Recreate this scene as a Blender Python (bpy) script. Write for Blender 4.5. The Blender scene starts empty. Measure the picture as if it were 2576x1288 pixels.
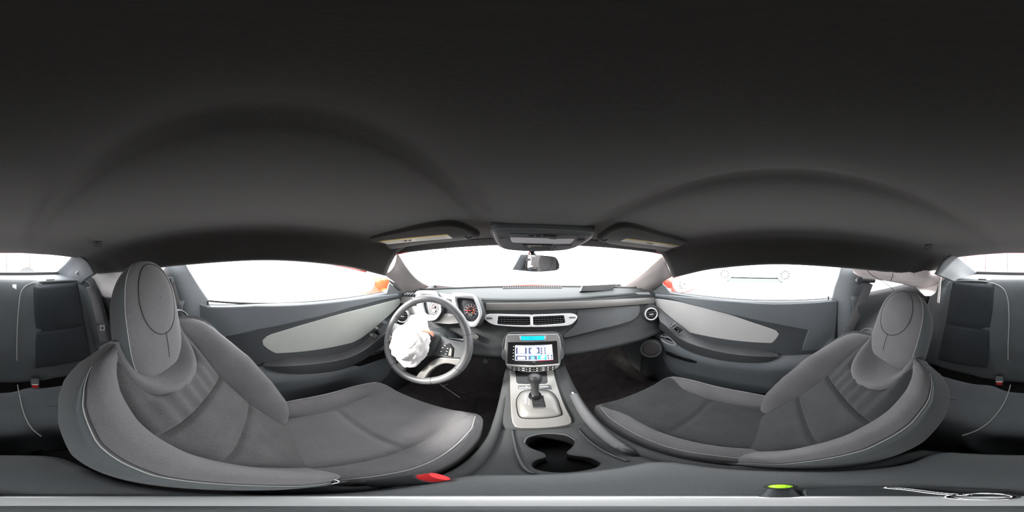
import bpy, bmesh, math, random
from mathutils import Vector, Matrix, noise
random.seed(3)
PI = math.pi
S = bpy.context.scene
COL = S.collection

# ------------------------------------------------------------------ camera, sky, exposure
# World axes: X to the car's right, Y to its nose, Z up.  Car centre line is X = 0.
CAM = Vector((-0.048, 0.0, 1.0))
FRONT_PX = 1314                      # image column of the car's straight-ahead direction
cd = bpy.data.cameras.new('camera')
cd.type = 'PANO'
cd.panorama_type = 'EQUIRECTANGULAR'
cd.clip_start = 0.005
cam = bpy.data.objects.new('camera', cd)
COL.objects.link(cam)
cam.location = CAM
cam.rotation_euler = (PI / 2, 0, (FRONT_PX - 1288) / 2576 * 2 * PI)
S.camera = cam

w = bpy.data.worlds.new('overcast_sky')
S.world = w
w.use_nodes = True
bg = w.node_tree.nodes['Background']
bg.inputs['Color'].default_value = (0.95, 0.975, 1.0, 1)
bg.inputs['Strength'].default_value = 9.0

sd = bpy.data.lights.new('sun', 'SUN')
sd.energy = 22.0
sd.angle = math.radians(12)
sd.color = (1.0, 0.96, 0.92)
sun = bpy.data.objects.new('sun', sd)
COL.objects.link(sun)
# hazy sun behind the driver's shoulder, coming in over the driver's window
sun.rotation_euler = Vector((0.62, 0.56, -0.50)).to_track_quat('-Z', 'Y').to_euler()

S.view_settings.view_transform = 'Standard'
S.view_settings.look = 'None'
S.view_settings.exposure = 0.0
S.view_settings.gamma = 1.0
S.view_settings.use_curve_mapping = False
S.cycles.max_bounces = 10
S.cycles.diffuse_bounces = 6
S.cycles.transparent_max_bounces = 16
S.cycles.use_denoising = True

# ------------------------------------------------------------------ sight lines (camera survey of the place)
def sight(px, py):
    a = (px - FRONT_PX) / 2576 * 2 * PI
    e = (644 - py) / 1288 * PI
    return Vector((math.sin(a) * math.cos(e), math.cos(a) * math.cos(e), math.sin(e)))
def ax(px, py, X):
    d = sight(px, py); return CAM + d * ((X - CAM.x) / d.x)
def ay(px, py, Y):
    d = sight(px, py); return CAM + d * ((Y - CAM.y) / d.y)
def az(px, py, Z):
    d = sight(px, py); return CAM + d * ((Z - CAM.z) / d.z)
def ap(px, py, P, N):
    d = sight(px, py); return CAM + d * ((Vector(P) - CAM).dot(N) / d.dot(N))
def ar(px, py, r):
    d = sight(px, py); return CAM + d * (r / math.hypot(d.x, d.y))

class Frame:
    """A plane in the car with its own right / up / out axes."""
    def __init__(s, P, right, up):
        s.P = Vector(P); s.r = Vector(right).normalized(); s.u = Vector(up)
        s.u = (s.u - s.r * s.u.dot(s.r)).normalized(); s.n = s.r.cross(s.u).normalized()
    def pt(s, a, b, h=0.0):
        return s.P + s.r * a + s.u * b + s.n * h
    def see(s, px, py, h=0.0):
        return ap(px, py, s.P + s.n * h, s.n)
    def ab(s, px, py):
        d = s.see(px, py) - s.P
        return d.dot(s.r), d.dot(s.u)

# ------------------------------------------------------------------ curves and meshes
def cr(pts, n, closed=False):
    """Catmull-Rom through pts, resampled to n points."""
    P = [Vector(p) for p in pts]
    m = len(P)
    if m == 2 and not closed:
        return [P[0].lerp(P[1], i / (n - 1)) for i in range(n)]
    out = []
    segs = m if closed else m - 1
    cnt = n if closed else n - 1
    L = [0.0]
    for i in range(segs):
        L.append(L[-1] + max(1e-9, (P[(i + 1) % m] - P[i]).length))
    for k in range(n):
        d = L[-1] * k / cnt
        i = 0
        while i < segs - 1 and L[i + 1] < d: i += 1
        t = (d - L[i]) / (L[i + 1] - L[i])
        g = (lambda j: P[j % m]) if closed else (lambda j: P[max(0, min(m - 1, j))])
        p0, p1, p2, p3 = g(i - 1), g(i), g(i + 1), g(i + 2)
        out.append(0.5 * ((2 * p1) + (p2 - p0) * t + (2 * p0 - 5 * p1 + 4 * p2 - p3) * t * t + (3 * p1 - p0 - 3 * p2 + p3) * t ** 3))
    return out
def interp(tab, x):
    if x <= tab[0][0]: return tab[0][1]
    for (a, va), (b, vb) in zip(tab, tab[1:]):
        if x <= b:
            t = (x - a) / (b - a); t = t * t * (3 - 2 * t) if len(tab) > 2 else t
            return va + (vb - va) * t
    return tab[-1][1]
def lin(tab, x):
    if x <= tab[0][0]: return tab[0][1]
    for (a, va), (b, vb) in zip(tab, tab[1:]):
        if x <= b: return va + (vb - va) * (x - a) / (b - a)
    return tab[-1][1]
def surf(rows, nu, nv):
    R = [cr(r, nv) for r in rows]
    C = [cr([R[i][j] for i in range(len(R))], nu) for j in range(nv)]
    return [[C[j][i] for j in range(nv)] for i in range(nu)]
def rounded(pts, rad, k=4):
    """Rounds the corners of a closed outline."""
    P = [Vector(p) for p in pts]; out = []
    m = len(P)
    for i in range(m):
        a, b, c = P[i - 1], P[i], P[(i + 1) % m]
        r = rad[i] if isinstance(rad, (list, tuple)) else rad
        d1, d2 = a - b, c - b
        r1 = min(r, d1.length * .48); r2 = min(r, d2.length * .48)
        s, e = b + d1.normalized() * r1, b + d2.normalized() * r2
        for q in range(k + 1):
            t = q / k
            out.append(s * (1 - t) ** 2 + b * 2 * t * (1 - t) + e * t * t)
    return out

class M:
    def __init__(s): s.v = []; s.f = []
    def add(s, vs, fs):
        o = len(s.v); s.v += [tuple(v) for v in vs]; s.f += [tuple(i + o for i in f) for f in fs]; return s
    def grid(s, rows, cu=False, cv=False):
        nu, nv = len(rows), len(rows[0]); vs = [p for r in rows for p in r]; fs = []
        for i in range(nu if cu else nu - 1):
            for j in range(nv if cv else nv - 1):
                a, b = i, (i + 1) % nu; c, d = j, (j + 1) % nv
                fs.append((a * nv + c, a * nv + d, b * nv + d, b * nv + c))
        return s.add(vs, fs)
    def loft(s, rings, caps=True):
        n = len(rings[0]); o = len(s.v)
        s.grid(rings, cv=True)
        if caps:
            s.f.append(tuple(o + i for i in range(n))[::-1]); k = o + (len(rings) - 1) * n
            s.f.append(tuple(k + i for i in range(n)))
        return s
    def tube(s, path, r, n=10, up=(0, 0, 1), caps=True, closed=False):
        P = [Vector(p) for p in path]; m = len(P); rings = []
        up = Vector(up)
        for i in range(m):
            if closed: t = P[(i + 1) % m] - P[i - 1]
            else: t = P[min(m - 1, i + 1)] - P[max(0, i - 1)]
            t.normalize()
            side = t.cross(up)
            if side.length < 1e-4: side = t.cross(Vector((1, 0, .01)))
            side.normalize(); u2 = side.cross(t)
            rr = r[i] if isinstance(r, list) else r
            ra, rb = rr if isinstance(rr, tuple) else (rr, rr)
            rings.append([P[i] + side * (ra * math.cos(2 * PI * k / n)) + u2 * (rb * math.sin(2 * PI * k / n)) for k in range(n)])
        if closed: s.grid(rings, cu=True, cv=True)
        else: s.loft(rings, caps)
        return s
    def prism(s, outline, d):
        P = [Vector(p) for p in outline]; n = len(P); d = Vector(d)
        fs = [tuple(range(n)), tuple(range(2 * n - 1, n - 1, -1))]
        for i in range(n): fs.append((i, n + i, n + (i + 1) % n, (i + 1) % n)[::-1])
        return s.add(P + [p + d for p in P], fs)
    def ring(s, outer, inner, d):
        n = len(outer); d = Vector(d); A = [Vector(p) for p in outer]; B = [Vector(p) for p in inner]
        return s.grid([A, B, [p + d for p in B], [p + d for p in A]], cu=True, cv=True)
    def box(s, c, size, rot=None):
        c = Vector(c); R = rot or Matrix.Identity(3); vs = []
        for x in (-.5, .5):
            for y in (-.5, .5):
                for z in (-.5, .5):
                    vs.append(c + R @ Vector((x * size[0], y * size[1], z * size[2])))
        return s.add(vs, [(0, 1, 3, 2), (4, 6, 7, 5), (0, 4, 5, 1), (2, 3, 7, 6), (0, 2, 6, 4), (1, 5, 7, 3)])
    def fbox(s, F, a0, a1, b0, b1, h0, h1):
        vs = [F.pt(a, b, h) for a in (a0, a1) for b in (b0, b1) for h in (h0, h1)]
        return s.add(vs, [(0, 1, 3, 2), (4, 6, 7, 5), (0, 4, 5, 1), (2, 3, 7, 6), (0, 2, 6, 4), (1, 5, 7, 3)])
    def ball(s, c, rx, ry, rz, nu=14, nv=20, rot=None, warp=None):
        c = Vector(c); R = rot or Matrix.Identity(3); rows = []
        for i in range(nu + 1):
            th = PI * i / nu; row = []
            for j in range(nv):
                ph = 2 * PI * j / nv
                v = Vector((math.sin(th) * math.cos(ph), math.sin(th) * math.sin(ph), math.cos(th)))
                k = warp(v) if warp else 1.0
                row.append(c + R @ Vector((v.x * rx * k, v.y * ry * k, v.z * rz * k)))
            rows.append(row)
        return s.grid(rows, cv=True)
    def lathe(s, prof, c, axis=(0, 0, 1), n=28):
        c = Vector(c); a = Vector(axis).normalized()
        x = a.orthogonal().normalized(); y = a.cross(x)
        rows = [[c + a * h + (x * math.cos(2 * PI * k / n) + y * math.sin(2 * PI * k / n)) * max(r, 1e-5) for k in range(n)] for r, h in prof]
        return s.grid(rows, cv=True)

def off(parent):
    o = Vector((0, 0, 0))
    while parent is not None:
        o += parent.location; parent = parent.parent
    return o
def obj(name, m, mat, parent=None, smooth=True, bevel=0, seg=2, sub=0, solid=0, soff=1.0, angle=38, label=None, kind=None, weld=True):
    o0 = off(parent)
    me = bpy.data.meshes.new(name)
    me.from_pydata([Vector(v) - o0 for v in m.v], [], m.f)
    bm = bmesh.new(); bm.from_mesh(me)
    if weld: bmesh.ops.remove_doubles(bm, verts=bm.verts, dist=1e-5)
    bmesh.ops.recalc_face_normals(bm, faces=bm.faces)
    bm.to_mesh(me); bm.free()
    if smooth:
        for p in me.polygons: p.use_smooth = True
        if angle < 180: me.set_sharp_from_angle(angle=math.radians(angle))
    me.materials.append(mat)
    o = bpy.data.objects.new(name, me); COL.objects.link(o)
    if parent is not None: o.parent = parent
    if solid:
        md = o.modifiers.new('thick', 'SOLIDIFY'); md.thickness = solid; md.offset = soff
    if bevel:
        md = o.modifiers.new('edge', 'BEVEL'); md.width = bevel; md.segments = seg; md.limit_method = 'ANGLE'; md.angle_limit = math.radians(40)
    if sub:
        md = o.modifiers.new('soft', 'SUBSURF'); md.levels = sub; md.render_levels = sub
    if label: o['label'] = label
    if kind: o['kind'] = kind
    return o
def thing(name, label, cat, loc=(0, 0, 0), group=None):
    o = bpy.data.objects.new(name, None); COL.objects.link(o); o.location = loc
    o.empty_display_size = .05
    return tag(o, label, cat, group)
def tag(o, label, cat=None, group=None, kind=None):
    o['label'] = label
    if cat: o['category'] = cat
    if group: o['group'] = group
    if kind: o['kind'] = kind
    return o
def text(name, s, F, a, b, h, size, mat, parent, align='CENTER', sx=1.0, ext=0.0002, shear=0.0):
    c = bpy.data.curves.new(name, 'FONT'); c.body = s; c.size = size; c.align_x = align; c.align_y = 'CENTER'
    c.extrude = ext; c.resolution_u = 2; c.shear = shear
    o = bpy.data.objects.new(name, c); COL.objects.link(o)
    R = Matrix((F.r * sx, F.u, F.n)).transposed().to_4x4()
    p = F.pt(a, b, h) - off(parent)
    o.matrix_local = Matrix.Translation(p) @ R
    me = bpy.data.meshes.new_from_object(o.evaluated_get(bpy.context.evaluated_depsgraph_get()))
    mtx = o.matrix_local.copy()
    bpy.data.objects.remove(o); bpy.data.curves.remove(c)
    me.transform(mtx); me.materials.clear(); me.materials.append(mat)
    o = bpy.data.objects.new(name, me); COL.objects.link(o)
    if parent is not None: o.parent = parent
    return o
def mirror_pts(pts): return [Vector((-p[0], p[1], p[2])) for p in pts]

# ------------------------------------------------------------------ materials
def mat(name, col, rough=.6, metal=0.0, bump=0.0, scale=400, var=0.0, vscale=6, spec=.5, coat=0.0, sheen=0.0, emit=0.0, aniso=None):
    m = bpy.data.materials.new(name); m.use_nodes = True
    nt = m.node_tree; b = nt.nodes['Principled BSDF']
    b.inputs['Base Color'].default_value = (*col, 1)
    b.inputs['Roughness'].default_value = rough
    b.inputs['Metallic'].default_value = metal
    b.inputs['Specular IOR Level'].default_value = spec
    b.inputs['Coat Weight'].default_value = coat
    b.inputs['Coat Roughness'].default_value = .05
    if sheen:
        b.inputs['Sheen Weight'].default_value = sheen; b.inputs['Sheen Roughness'].default_value = .5
    if emit:
        b.inputs['Emission Color'].default_value = (*col, 1); b.inputs['Emission Strength'].default_value = emit
    tc = nt.nodes.new('ShaderNodeTexCoord')
    if bump:
        n = nt.nodes.new('ShaderNodeTexNoise'); n.inputs['Scale'].default_value = scale; n.inputs['Detail'].default_value = 3
        mp = nt.nodes.new('ShaderNodeMapping')
        if aniso: mp.inputs['Scale'].default_value = aniso
        nt.links.new(tc.outputs['Object'], mp.inputs['Vector']); nt.links.new(mp.outputs['Vector'], n.inputs['Vector'])
        bp = nt.nodes.new('ShaderNodeBump'); bp.inputs['Strength'].default_value = bump; bp.inputs['Distance'].default_value = .002
        nt.links.new(n.outputs['Fac'], bp.inputs['Height']); nt.links.new(bp.outputs['Normal'], b.inputs['Normal'])
    if var:
        n2 = nt.nodes.new('ShaderNodeTexNoise'); n2.inputs['Scale'].default_value = vscale; n2.inputs['Detail'].default_value = 5
        n3 = nt.nodes.new('ShaderNodeTexNoise'); n3.inputs['Scale'].default_value = min(420, scale * .5); n3.inputs['Detail'].default_value = 1
        nt.links.new(tc.outputs['Object'], n2.inputs['Vector']); nt.links.new(tc.outputs['Object'], n3.inputs['Vector'])
        ad = nt.nodes.new('ShaderNodeMath'); ad.operation = 'ADD'
        nt.links.new(n2.outputs['Fac'], ad.inputs[0]); nt.links.new(n3.outputs['Fac'], ad.inputs[1])
        mr = nt.nodes.new('ShaderNodeMapRange'); mr.inputs['From Min'].default_value = .6; mr.inputs['From Max'].default_value = 1.4
        mr.inputs['To Min'].default_value = 1 - var; mr.inputs['To Max'].default_value = 1 + var
        nt.links.new(ad.outputs[0], mr.inputs['Value'])
        mx = nt.nodes.new('ShaderNodeVectorMath'); mx.operation = 'SCALE'; mx.inputs[0].default_value = col
        nt.links.new(mr.outputs['Result'], mx.inputs['Scale']); nt.links.new(mx.outputs['Vector'], b.inputs['Base Color'])
    return m
def glass_mat(name, tint, mirror=.06):
    m = bpy.data.materials.new(name); m.use_nodes = True; nt = m.node_tree
    nt.nodes.remove(nt.nodes['Principled BSDF']); out = nt.nodes['Material Output']
    t = nt.nodes.new('ShaderNodeBsdfTransparent'); t.inputs['Color'].default_value = (*tint, 1)
    g = nt.nodes.new('ShaderNodeBsdfGlossy'); g.inputs['Roughness'].default_value = .02
    mx = nt.nodes.new('ShaderNodeMixShader'); lw = nt.nodes.new('ShaderNodeLayerWeight'); lw.inputs['Blend'].default_value = .5
    pw = nt.nodes.new('ShaderNodeMath'); pw.operation = 'POWER'; pw.inputs[1].default_value = 5
    ml = nt.nodes.new('ShaderNodeMath'); ml.operation = 'MULTIPLY_ADD'; ml.inputs[1].default_value = .5; ml.inputs[2].default_value = .03
    nt.links.new(lw.outputs['Facing'], pw.inputs[0]); nt.links.new(pw.outputs[0], ml.inputs[0])
    nt.links.new(ml.outputs[0], mx.inputs['Fac']); nt.links.new(t.outputs[0], mx.inputs[1]); nt.links.new(g.outputs[0], mx.inputs[2])
    nt.links.new(mx.outputs[0], out.inputs['Surface'])
    return m

FAB = mat('seat_fabric', (.118, .113, .117), .95, bump=.35, scale=900, var=.22, vscale=9, spec=.15, sheen=.15)
FABD = mat('seat_fabric_dark', (.044, .045, .047), .95, bump=.35, scale=700, var=.28, vscale=14, spec=.15, sheen=.12)
FABS = mat('seat_fabric_shaded', (.070, .077, .080), .9, bump=.35, scale=800, var=.2, vscale=9, spec=.2, sheen=.12)  # darker, bluer copy of the seat cloth: side shading put into the colour
ARMP = mat('armrest_plastic', (.050, .052, .055), .42, bump=.25, scale=900, var=.1)
FABM = mat('seat_fabric_mid', (.076, .073, .075), .95, bump=.35, scale=700, var=.28, vscale=14, spec=.15, sheen=.12)
BLK = mat('matt_black_plastic', (.007, .007, .008), .8, spec=.2)
FABR = mat('rear_seat_fabric', (.085, .092, .098), .92, bump=.3, scale=700, var=.18, vscale=8, spec=.2, sheen=.12)
FABRD = mat('rear_insert_fabric', (.030, .034, .038), .95, bump=.3, scale=700, var=.2, vscale=8, spec=.15)
PIPE = mat('pale_stitching', (.34, .34, .33), .8)
HEAD = mat('headliner_cloth', (.016, .0145, .0135), .98, bump=.2, scale=900, var=.16, vscale=12, spec=.1, sheen=.22)
PLA = mat('black_plastic', (.030, .034, .036), .40, bump=.25, scale=900, var=.12, vscale=20)
PLAD = mat('grained_dash_plastic', (.031, .033, .034), .68, spec=.32, bump=.4, scale=700, var=.15, vscale=10)
PLG = mat('dark_grey_plastic', (.075, .08, .084), .55, bump=.25, scale=900, var=.1)
DOORP = mat('door_panel_vinyl', (.104, .114, .123), .6, bump=.3, scale=800, var=.12, vscale=8)
DOORL = mat('lower_door_plastic', (.040, .044, .048), .6, bump=.3, scale=800, var=.12)
GLOS = mat('gloss_black', (.008, .008, .009), .3, spec=.3)
GRIP = mat('grey_grip_plastic', (.12, .12, .125), .6, bump=.3, scale=900, var=.1)
PILL = mat('pillar_trim_cloth', (.19, .168, .165), .85, bump=.3, scale=900, var=.06)
RUB = mat('black_rubber', (.016, .016, .017), .7)
SIL = mat('satin_silver_paint', (.25, .25, .245), .42, metal=.35, var=.06, vscale=12, scale=600)
SILD = mat('brushed_grey_trim', (.20, .195, .185), .42, metal=.45, var=.08, vscale=12, scale=600)
SILB = mat('bright_silver_trim', (.66, .67, .67), .3, metal=.35)
INSERTR = mat('door_insert_cloth_warm', (.40, .385, .375), .8, bump=.25, scale=900, var=.06, vscale=10)
RIML = mat('wheel_leather_glare', (.105, .105, .108), .34, bump=.3, scale=500, var=.2, vscale=25)  # lighter copy of the black leather, glare on the rim put into its colour
BRI = mat('bright_handle', (.80, .80, .82), .22, metal=.7)
PEACH = mat('scorched_airbag_cloth', (.72, .36, .26), .9, bump=.4, scale=300)
INSERT = mat('door_insert_cloth', (.335, .345, .32), .8, bump=.25, scale=900, var=.06, vscale=10)
CHR = mat('chrome', (.85, .85, .86), .08, metal=1.0)
CARP = mat('floor_carpet', (.075, .068, .066), 1.0, bump=1.0, scale=500, var=.35, vscale=18, spec=.05)
MATT = mat('floor_mat_carpet', (.105, .105, .118), 1.0, bump=1.0, scale=400, var=.4, vscale=25, spec=.05)
CLOTH = mat('airbag_cloth', (.84, .80, .79), .9, bump=.4, scale=300, spec=.1)
CLOTHP = mat('curtain_airbag_cloth', (.74, .655, .64), .9, bump=.4, scale=300, var=.08, vscale=14, spec=.1)
BELT = mat('seat_belt_webbing', (.105, .100, .104), .8, bump=.6, scale=300, aniso=(1, 1, 6))
LEA = mat('black_leather', (.042, .042, .044), .38, bump=.3, scale=500, var=.15, vscale=20)
REDP = mat('red_plastic', (.62, .025, .03), .4)
REDC = mat('red_car_paint', (.55, .030, .018), .25, coat=1.0)
ORAC = mat('orange_red_car_paint', (.62, .085, .02), .25, coat=1.0)
WHP = mat('white_plastic', (.80, .80, .80), .5)
WHC = mat('white_car_paint', (.80, .80, .80), .3, coat=.6)
TYRE = mat('tyre_rubber', (.085, .088, .088), .8)
RIM = mat('alloy_wheel', (.15, .155, .16), .4, metal=.2)
GRN = mat('shaded_asphalt', (.068, .078, .072), .9)  # dark tone of the painted shade under the parked car, and of mirror motor bits
ASPH = mat('pale_concrete', (.60, .60, .59), .9, bump=.3, scale=40, var=.1, vscale=2)
MIRR = mat('mirror_glass', (.9, .9, .9), .01, metal=1.0)
LENS = mat('lamp_lens', (.60, .58, .60), .25, var=.05)
LAB = mat('label_paper', (.74, .70, .64), .6)
YEL = mat('label_yellow', (.58, .42, .10), .6)
INK = mat('dark_ink', (.03, .03, .035), .6)
GREENINK = mat('grey_green_decal', (.095, .135, .125), .7)
GRL = mat('speaker_cloth', (.07, .064, .066), .95, bump=.8, scale=500)
DIALF = mat('gauge_face', (.012, .014, .018), .35)
WHM = mat('white_mark_lit', (.85, .92, 1.0), .5, emit=.7)
REDM = mat('red_needle_lit', (1.0, .06, .04), .5, emit=.9)
PINKM = mat('pink_ring_lit', (.9, .22, .20), .5, emit=.35)
AMB = mat('amber_light', (1.0, .55, .10), .5, emit=.8)
CYAN = mat('cyan_display', (.0, .42, .85), .4, emit=.75)
SCRW = mat('screen_white', (.93, .95, 1.0), .3, emit=1.05)
SCRD = mat('screen_navy', (.075, .085, .17), .3, emit=.9)
SCRL = mat('screen_slate', (.30, .36, .58), .3, emit=.8)
SCRC = mat('screen_cyan', (.03, .55, .75), .3, emit=.9)
SCRR = mat('screen_red_edge', (.95, .03, .08), .3, emit=.9)
LEDG = mat('button_light', (.72, 1.0, .75), .4, emit=1.2)
LIME = mat('level_liquid', (.42, .88, .02), .25, emit=.25)
AMBT = mat('amber_text', (.50, .42, .30), .5, emit=.5)
GLASS = glass_mat('clear_glass', (.97, .985, .98))
GLASST = glass_mat('rear_glass', (.95, .95, .95))
def V(x, y, zr): return Vector((x, y, 1 + zr))     # zr: height relative to eye level
def radial(poly, c, n, ph=0.0):
    """Resample a closed outline (ab tuples) by angle about c."""
    out = []; m = len(poly)
    for k in range(n):
        t = ph + 2 * PI * k / n; dx, dy = math.cos(t), math.sin(t); best = None
        for i in range(m):
            x1, y1 = poly[i][0] - c[0], poly[i][1] - c[1]; x2, y2 = poly[(i + 1) % m][0] - c[0], poly[(i + 1) % m][1] - c[1]
            den = dx * (y2 - y1) - dy * (x2 - x1)
            if abs(den) < 1e-12: continue
            s = (x1 * (y2 - y1) - y1 * (x2 - x1)) / den
            q = (dy * x1 - dx * y1) / -den
            q = (x1 * dy - y1 * dx) / den
            if s > 0 and -1e-6 <= q <= 1 + 1e-6 and (best is None or s > best): best = s
        best = best or .001
        out.append((c[0] + dx * best, c[1] + dy * best))
    return out
def ring_px(F, outer, inner, n=64, rad_o=0, rad_i=0, h=0.0, d=-.01, c=None):
    o = [F.ab(*p) for p in outer]; i = [F.ab(*p) for p in inner]
    return ring_ab(F, o, i, n, rad_o, rad_i, h, d, c)
def ring_ab(F, o, i, n=64, rad_o=0, rad_i=0, h=0.0, d=-.01, c=None):
    if rad_o: o = [(p.x, p.y) for p in rounded([(a, b, 0) for a, b in o], rad_o)]
    if rad_i: i = [(p.x, p.y) for p in rounded([(a, b, 0) for a, b in i], rad_i)]
    c = c or (sum(p[0] for p in i) / len(i), sum(p[1] for p in i) / len(i))
    O = [F.pt(a, b, h) for a, b in radial(o, c, n)]; I = [F.pt(a, b, h) for a, b in radial(i, c, n)]
    return M().ring(O, I, F.n * d)
def plate_px(F, pts, rad=0, h=0.0, d=-.005):
    P = [Vector((*F.ab(*p), 0)) for p in pts]
    if rad: P = rounded(P, rad)
    return M().prism([F.pt(p.x, p.y, h) for p in P], F.n * d)

# ------------------------------------------------------------------ the cabin shell
# headliner: rows run across the car, columns are |X| stations
HX = [0, .08, .112, .127, .142, .18, .3, .42, .47, .505, .54, .565]
HR = [(.525, [.046, .046, .046, .046, .046, .046, .044, .036, .026, .012, -.038, -.085]),
      (.40, [.060, .061, .064, .066, .065, .064, .062, .056, .048, .034, -.022, -.067]),
      (.25, [.076, .077, .083, .087, .083, .081, .078, .072, .065, .045, -.003, -.034]),
      (.0, [.086, .088, .096, .100, .096, .093, .089, .083, .077, .062, .02, -.014]),
      (-.3, [.082, .084, .091, .094, .091, .088, .084, .077, .070, .052, .0, -.035]),
      (-.6, [.062, .063, .066, .067, .066, .064, .060, .050, .040, .015, -.04, -.076]),
      (-.88, [.016, .016, .016, .015, .014, .012, .003, -.012, -.03, -.06, -.095, -.112])]
rows = []
for y, zs in HR:
    row = []
    for s in (-1, 1):
        idx = range(len(HX) - 1, -1, -1) if s < 0 else range(1, len(HX))
        for i in idx:
            x = HX[i]; yy = y - (.062 * (x / .565) ** 2 if y > .5 else 0)
            row.append(V(s * x, yy, zs[i] - (.018 * max(0, (x - .42) / .145) if s > 0 else 0)))
    if True:
        lip0 = row[0] + Vector((-.03, 0, .012)); lip1 = row[-1] + Vector((.03, 0, .012))
        row = [lip0] + row + [lip1]
    rows.append(row)
def fine(rows, nu):
    C = [cr([r[j] for r in rows], nu) for j in range(len(rows[0]))]
    return [[C[j][i] for j in range(len(C))] for i in range(nu)]
R2 = [cr(r, 97) for r in fine(rows, 40)]
o = obj('ceiling', M().grid(R2), HEAD, solid=.014, soff=0, angle=180)
tag(o, 'dark charcoal cloth headliner with a raised bead along each side', kind='structure')
_m = o.modifiers['thick']; _m.offset = 1.0 if o.data.polygons[0].normal.z > 0 else -1.0

# roof rails outside the headliner, red body colour, seen only past its edges
for s, nm in ((-1, 'left'), (1, 'right')):
    p = [V(s * .655, -.95, -.09), V(s * .665, -.5, -.03), V(s * .668, -.1, .005), V(s * .665, .2, -.015), V(s * .66, .42, -.06)]
    o = obj('trim_%d' % (1 if s < 0 else 2), M().tube(cr(p, 24), (.028, .02), 10), REDC)
    tag(o, 'red painted roof rail above the %s door window' % ("driver's" if s < 0 else "passenger's"), kind='structure')

# floor: flat carpet with a toe board rising under the dash
prof = [(-1.15, -.95), (-.6, -.95), (.0, -.945), (.4, -.945), (.78, -.94), (.90, -.90), (1.02, -.78), (1.08, -.60), (1.12, -.42)]
o = obj('floor', M().grid(surf([[V(x, y, z) for x in (-.70, -.35, 0, .35, .70)] for y, z in prof], 40, 17)), CARP, solid=.012, soff=0)
tag(o, 'worn dark grey floor carpet with a toe board rising under the dash', kind='structure')
o = obj('wall_front', M().box(V(0, 1.14, -.60), (1.46, .02, .72)), RUB)
tag(o, 'black bulkhead behind the dashboard', kind='structure')
o = obj('wall_back', M().box(V(0, -1.18, -.55), (1.5, .02, .86)), RUB)
tag(o, 'black bulkhead behind the rear seat', kind='structure')

for s, nm in ((-1, "driver's"), (1, "passenger's")):
    o = obj('kick_panel', M().grid(surf([[V(s * .735, .62, -.235), V(s * .73, 1.14, -.235)], [V(s * .70, .66, -.5), V(s * .70, 1.14, -.5)], [V(s * .67, .66, -.96), V(s * .66, 1.14, -.96)]], 10, 8)), PLG, solid=.01, soff=0)
    tag(o, "dark moulded panel closing the %s footwell ahead of the door" % nm, kind='structure')
# quarter panels beside the rear seat
for s, nm in ((-1, 'left'), (1, 'right')):
    rws = []
    for zr, xx in ((-.165, .655), (-.18, .635), (-.21, .625), (-.35, .622), (-.5, .615), (-.7, .61), (-.96, .61)):
        rws.append([V(s * (xx - t * .03), -.33 - .9 * t, zr + (.03 * t if zr > -.3 else 0) - (.03 * (1 - t) if zr > -.3 else 0)) for t in (0, .25, .5, .75, 1)])
    o = obj('wall_%s' % nm, M().grid(surf(rws, 28, 20)), DOORL, solid=.012, soff=0)
    tag(o, 'black moulded side panel beside the rear seat, behind the %s door' % ("driver's" if s < 0 else "passenger's"), kind='structure')

# windscreen, door, quarter and rear panes
base = lambda x: 1.085 - .30 * (abs(x) / .62) ** 2.2
wrow = []
for t in (0, .33, .66, 1):
    row = []
    for i in range(13):
        u = -1 + i / 6
        top = V(u * .56, .535 - .075 * u * u, .049 - .050 * u * u)
        bot = V(u * .66, base(u * .62) + .01, -.208 + .012 * abs(u))
        p = top.lerp(bot, t); p.z += .012 * math.sin(PI * t)
        row.append(p)
    wrow.append(row)
o = obj('window_1', M().grid(surf(wrow, 16, 30)), GLASS, angle=180)
tag(o, 'raked clear windscreen above the dashboard', kind='structure')
for s, n, nm in ((-1, 2, "driver's"), (1, 3, "passenger's")):
    rws = []
    for t in (0, .5, 1):
        x = .735 - .085 * t
        rws.append([V(s * x, y, -.235 + t * (zt + .235)) for y, zt in ((-.31, -.015), (-.1, .0), (.1, .0), (.3, -.03), (.46, -.09), (.62, -.17))])
    o = obj('window_%d' % n, M().grid(surf(rws, 10, 16)), GLASS, angle=180)
    tag(o, "clear side window above the %s door panel" % nm, kind='structure')
for s, n, nm in ((-1, 4, "driver's"), (1, 5, "passenger's")):
    rws = [[V(s * (.665 - .07 * u), -.40 - .56 * u, -.19 + .04 * u) for u in (0, .5, 1)], [V(s * (.61 - .06 * u), -.38 - .5 * u, -.03 - .06 * u) for u in (0, .5, 1)]]
    o = obj('window_%d' % n, M().grid(surf(rws, 6, 8)), GLASST, angle=180)
    tag(o, "small rear quarter window behind the %s door" % nm, kind='structure')
rws = [[V(u * .43, -.875, .02 - .028 * u * u) for u in (-1, -.5, 0, .5, 1)], [V(u * .47, -1.28 + .04 * u * u, -.138) for u in (-1, -.5, 0, .5, 1)]]
o = obj('window_6', M().grid(surf(rws, 8, 14)), GLASST, angle=180)
tag(o, 'wide sloping rear window above the parcel shelf', kind='structure')

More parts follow.
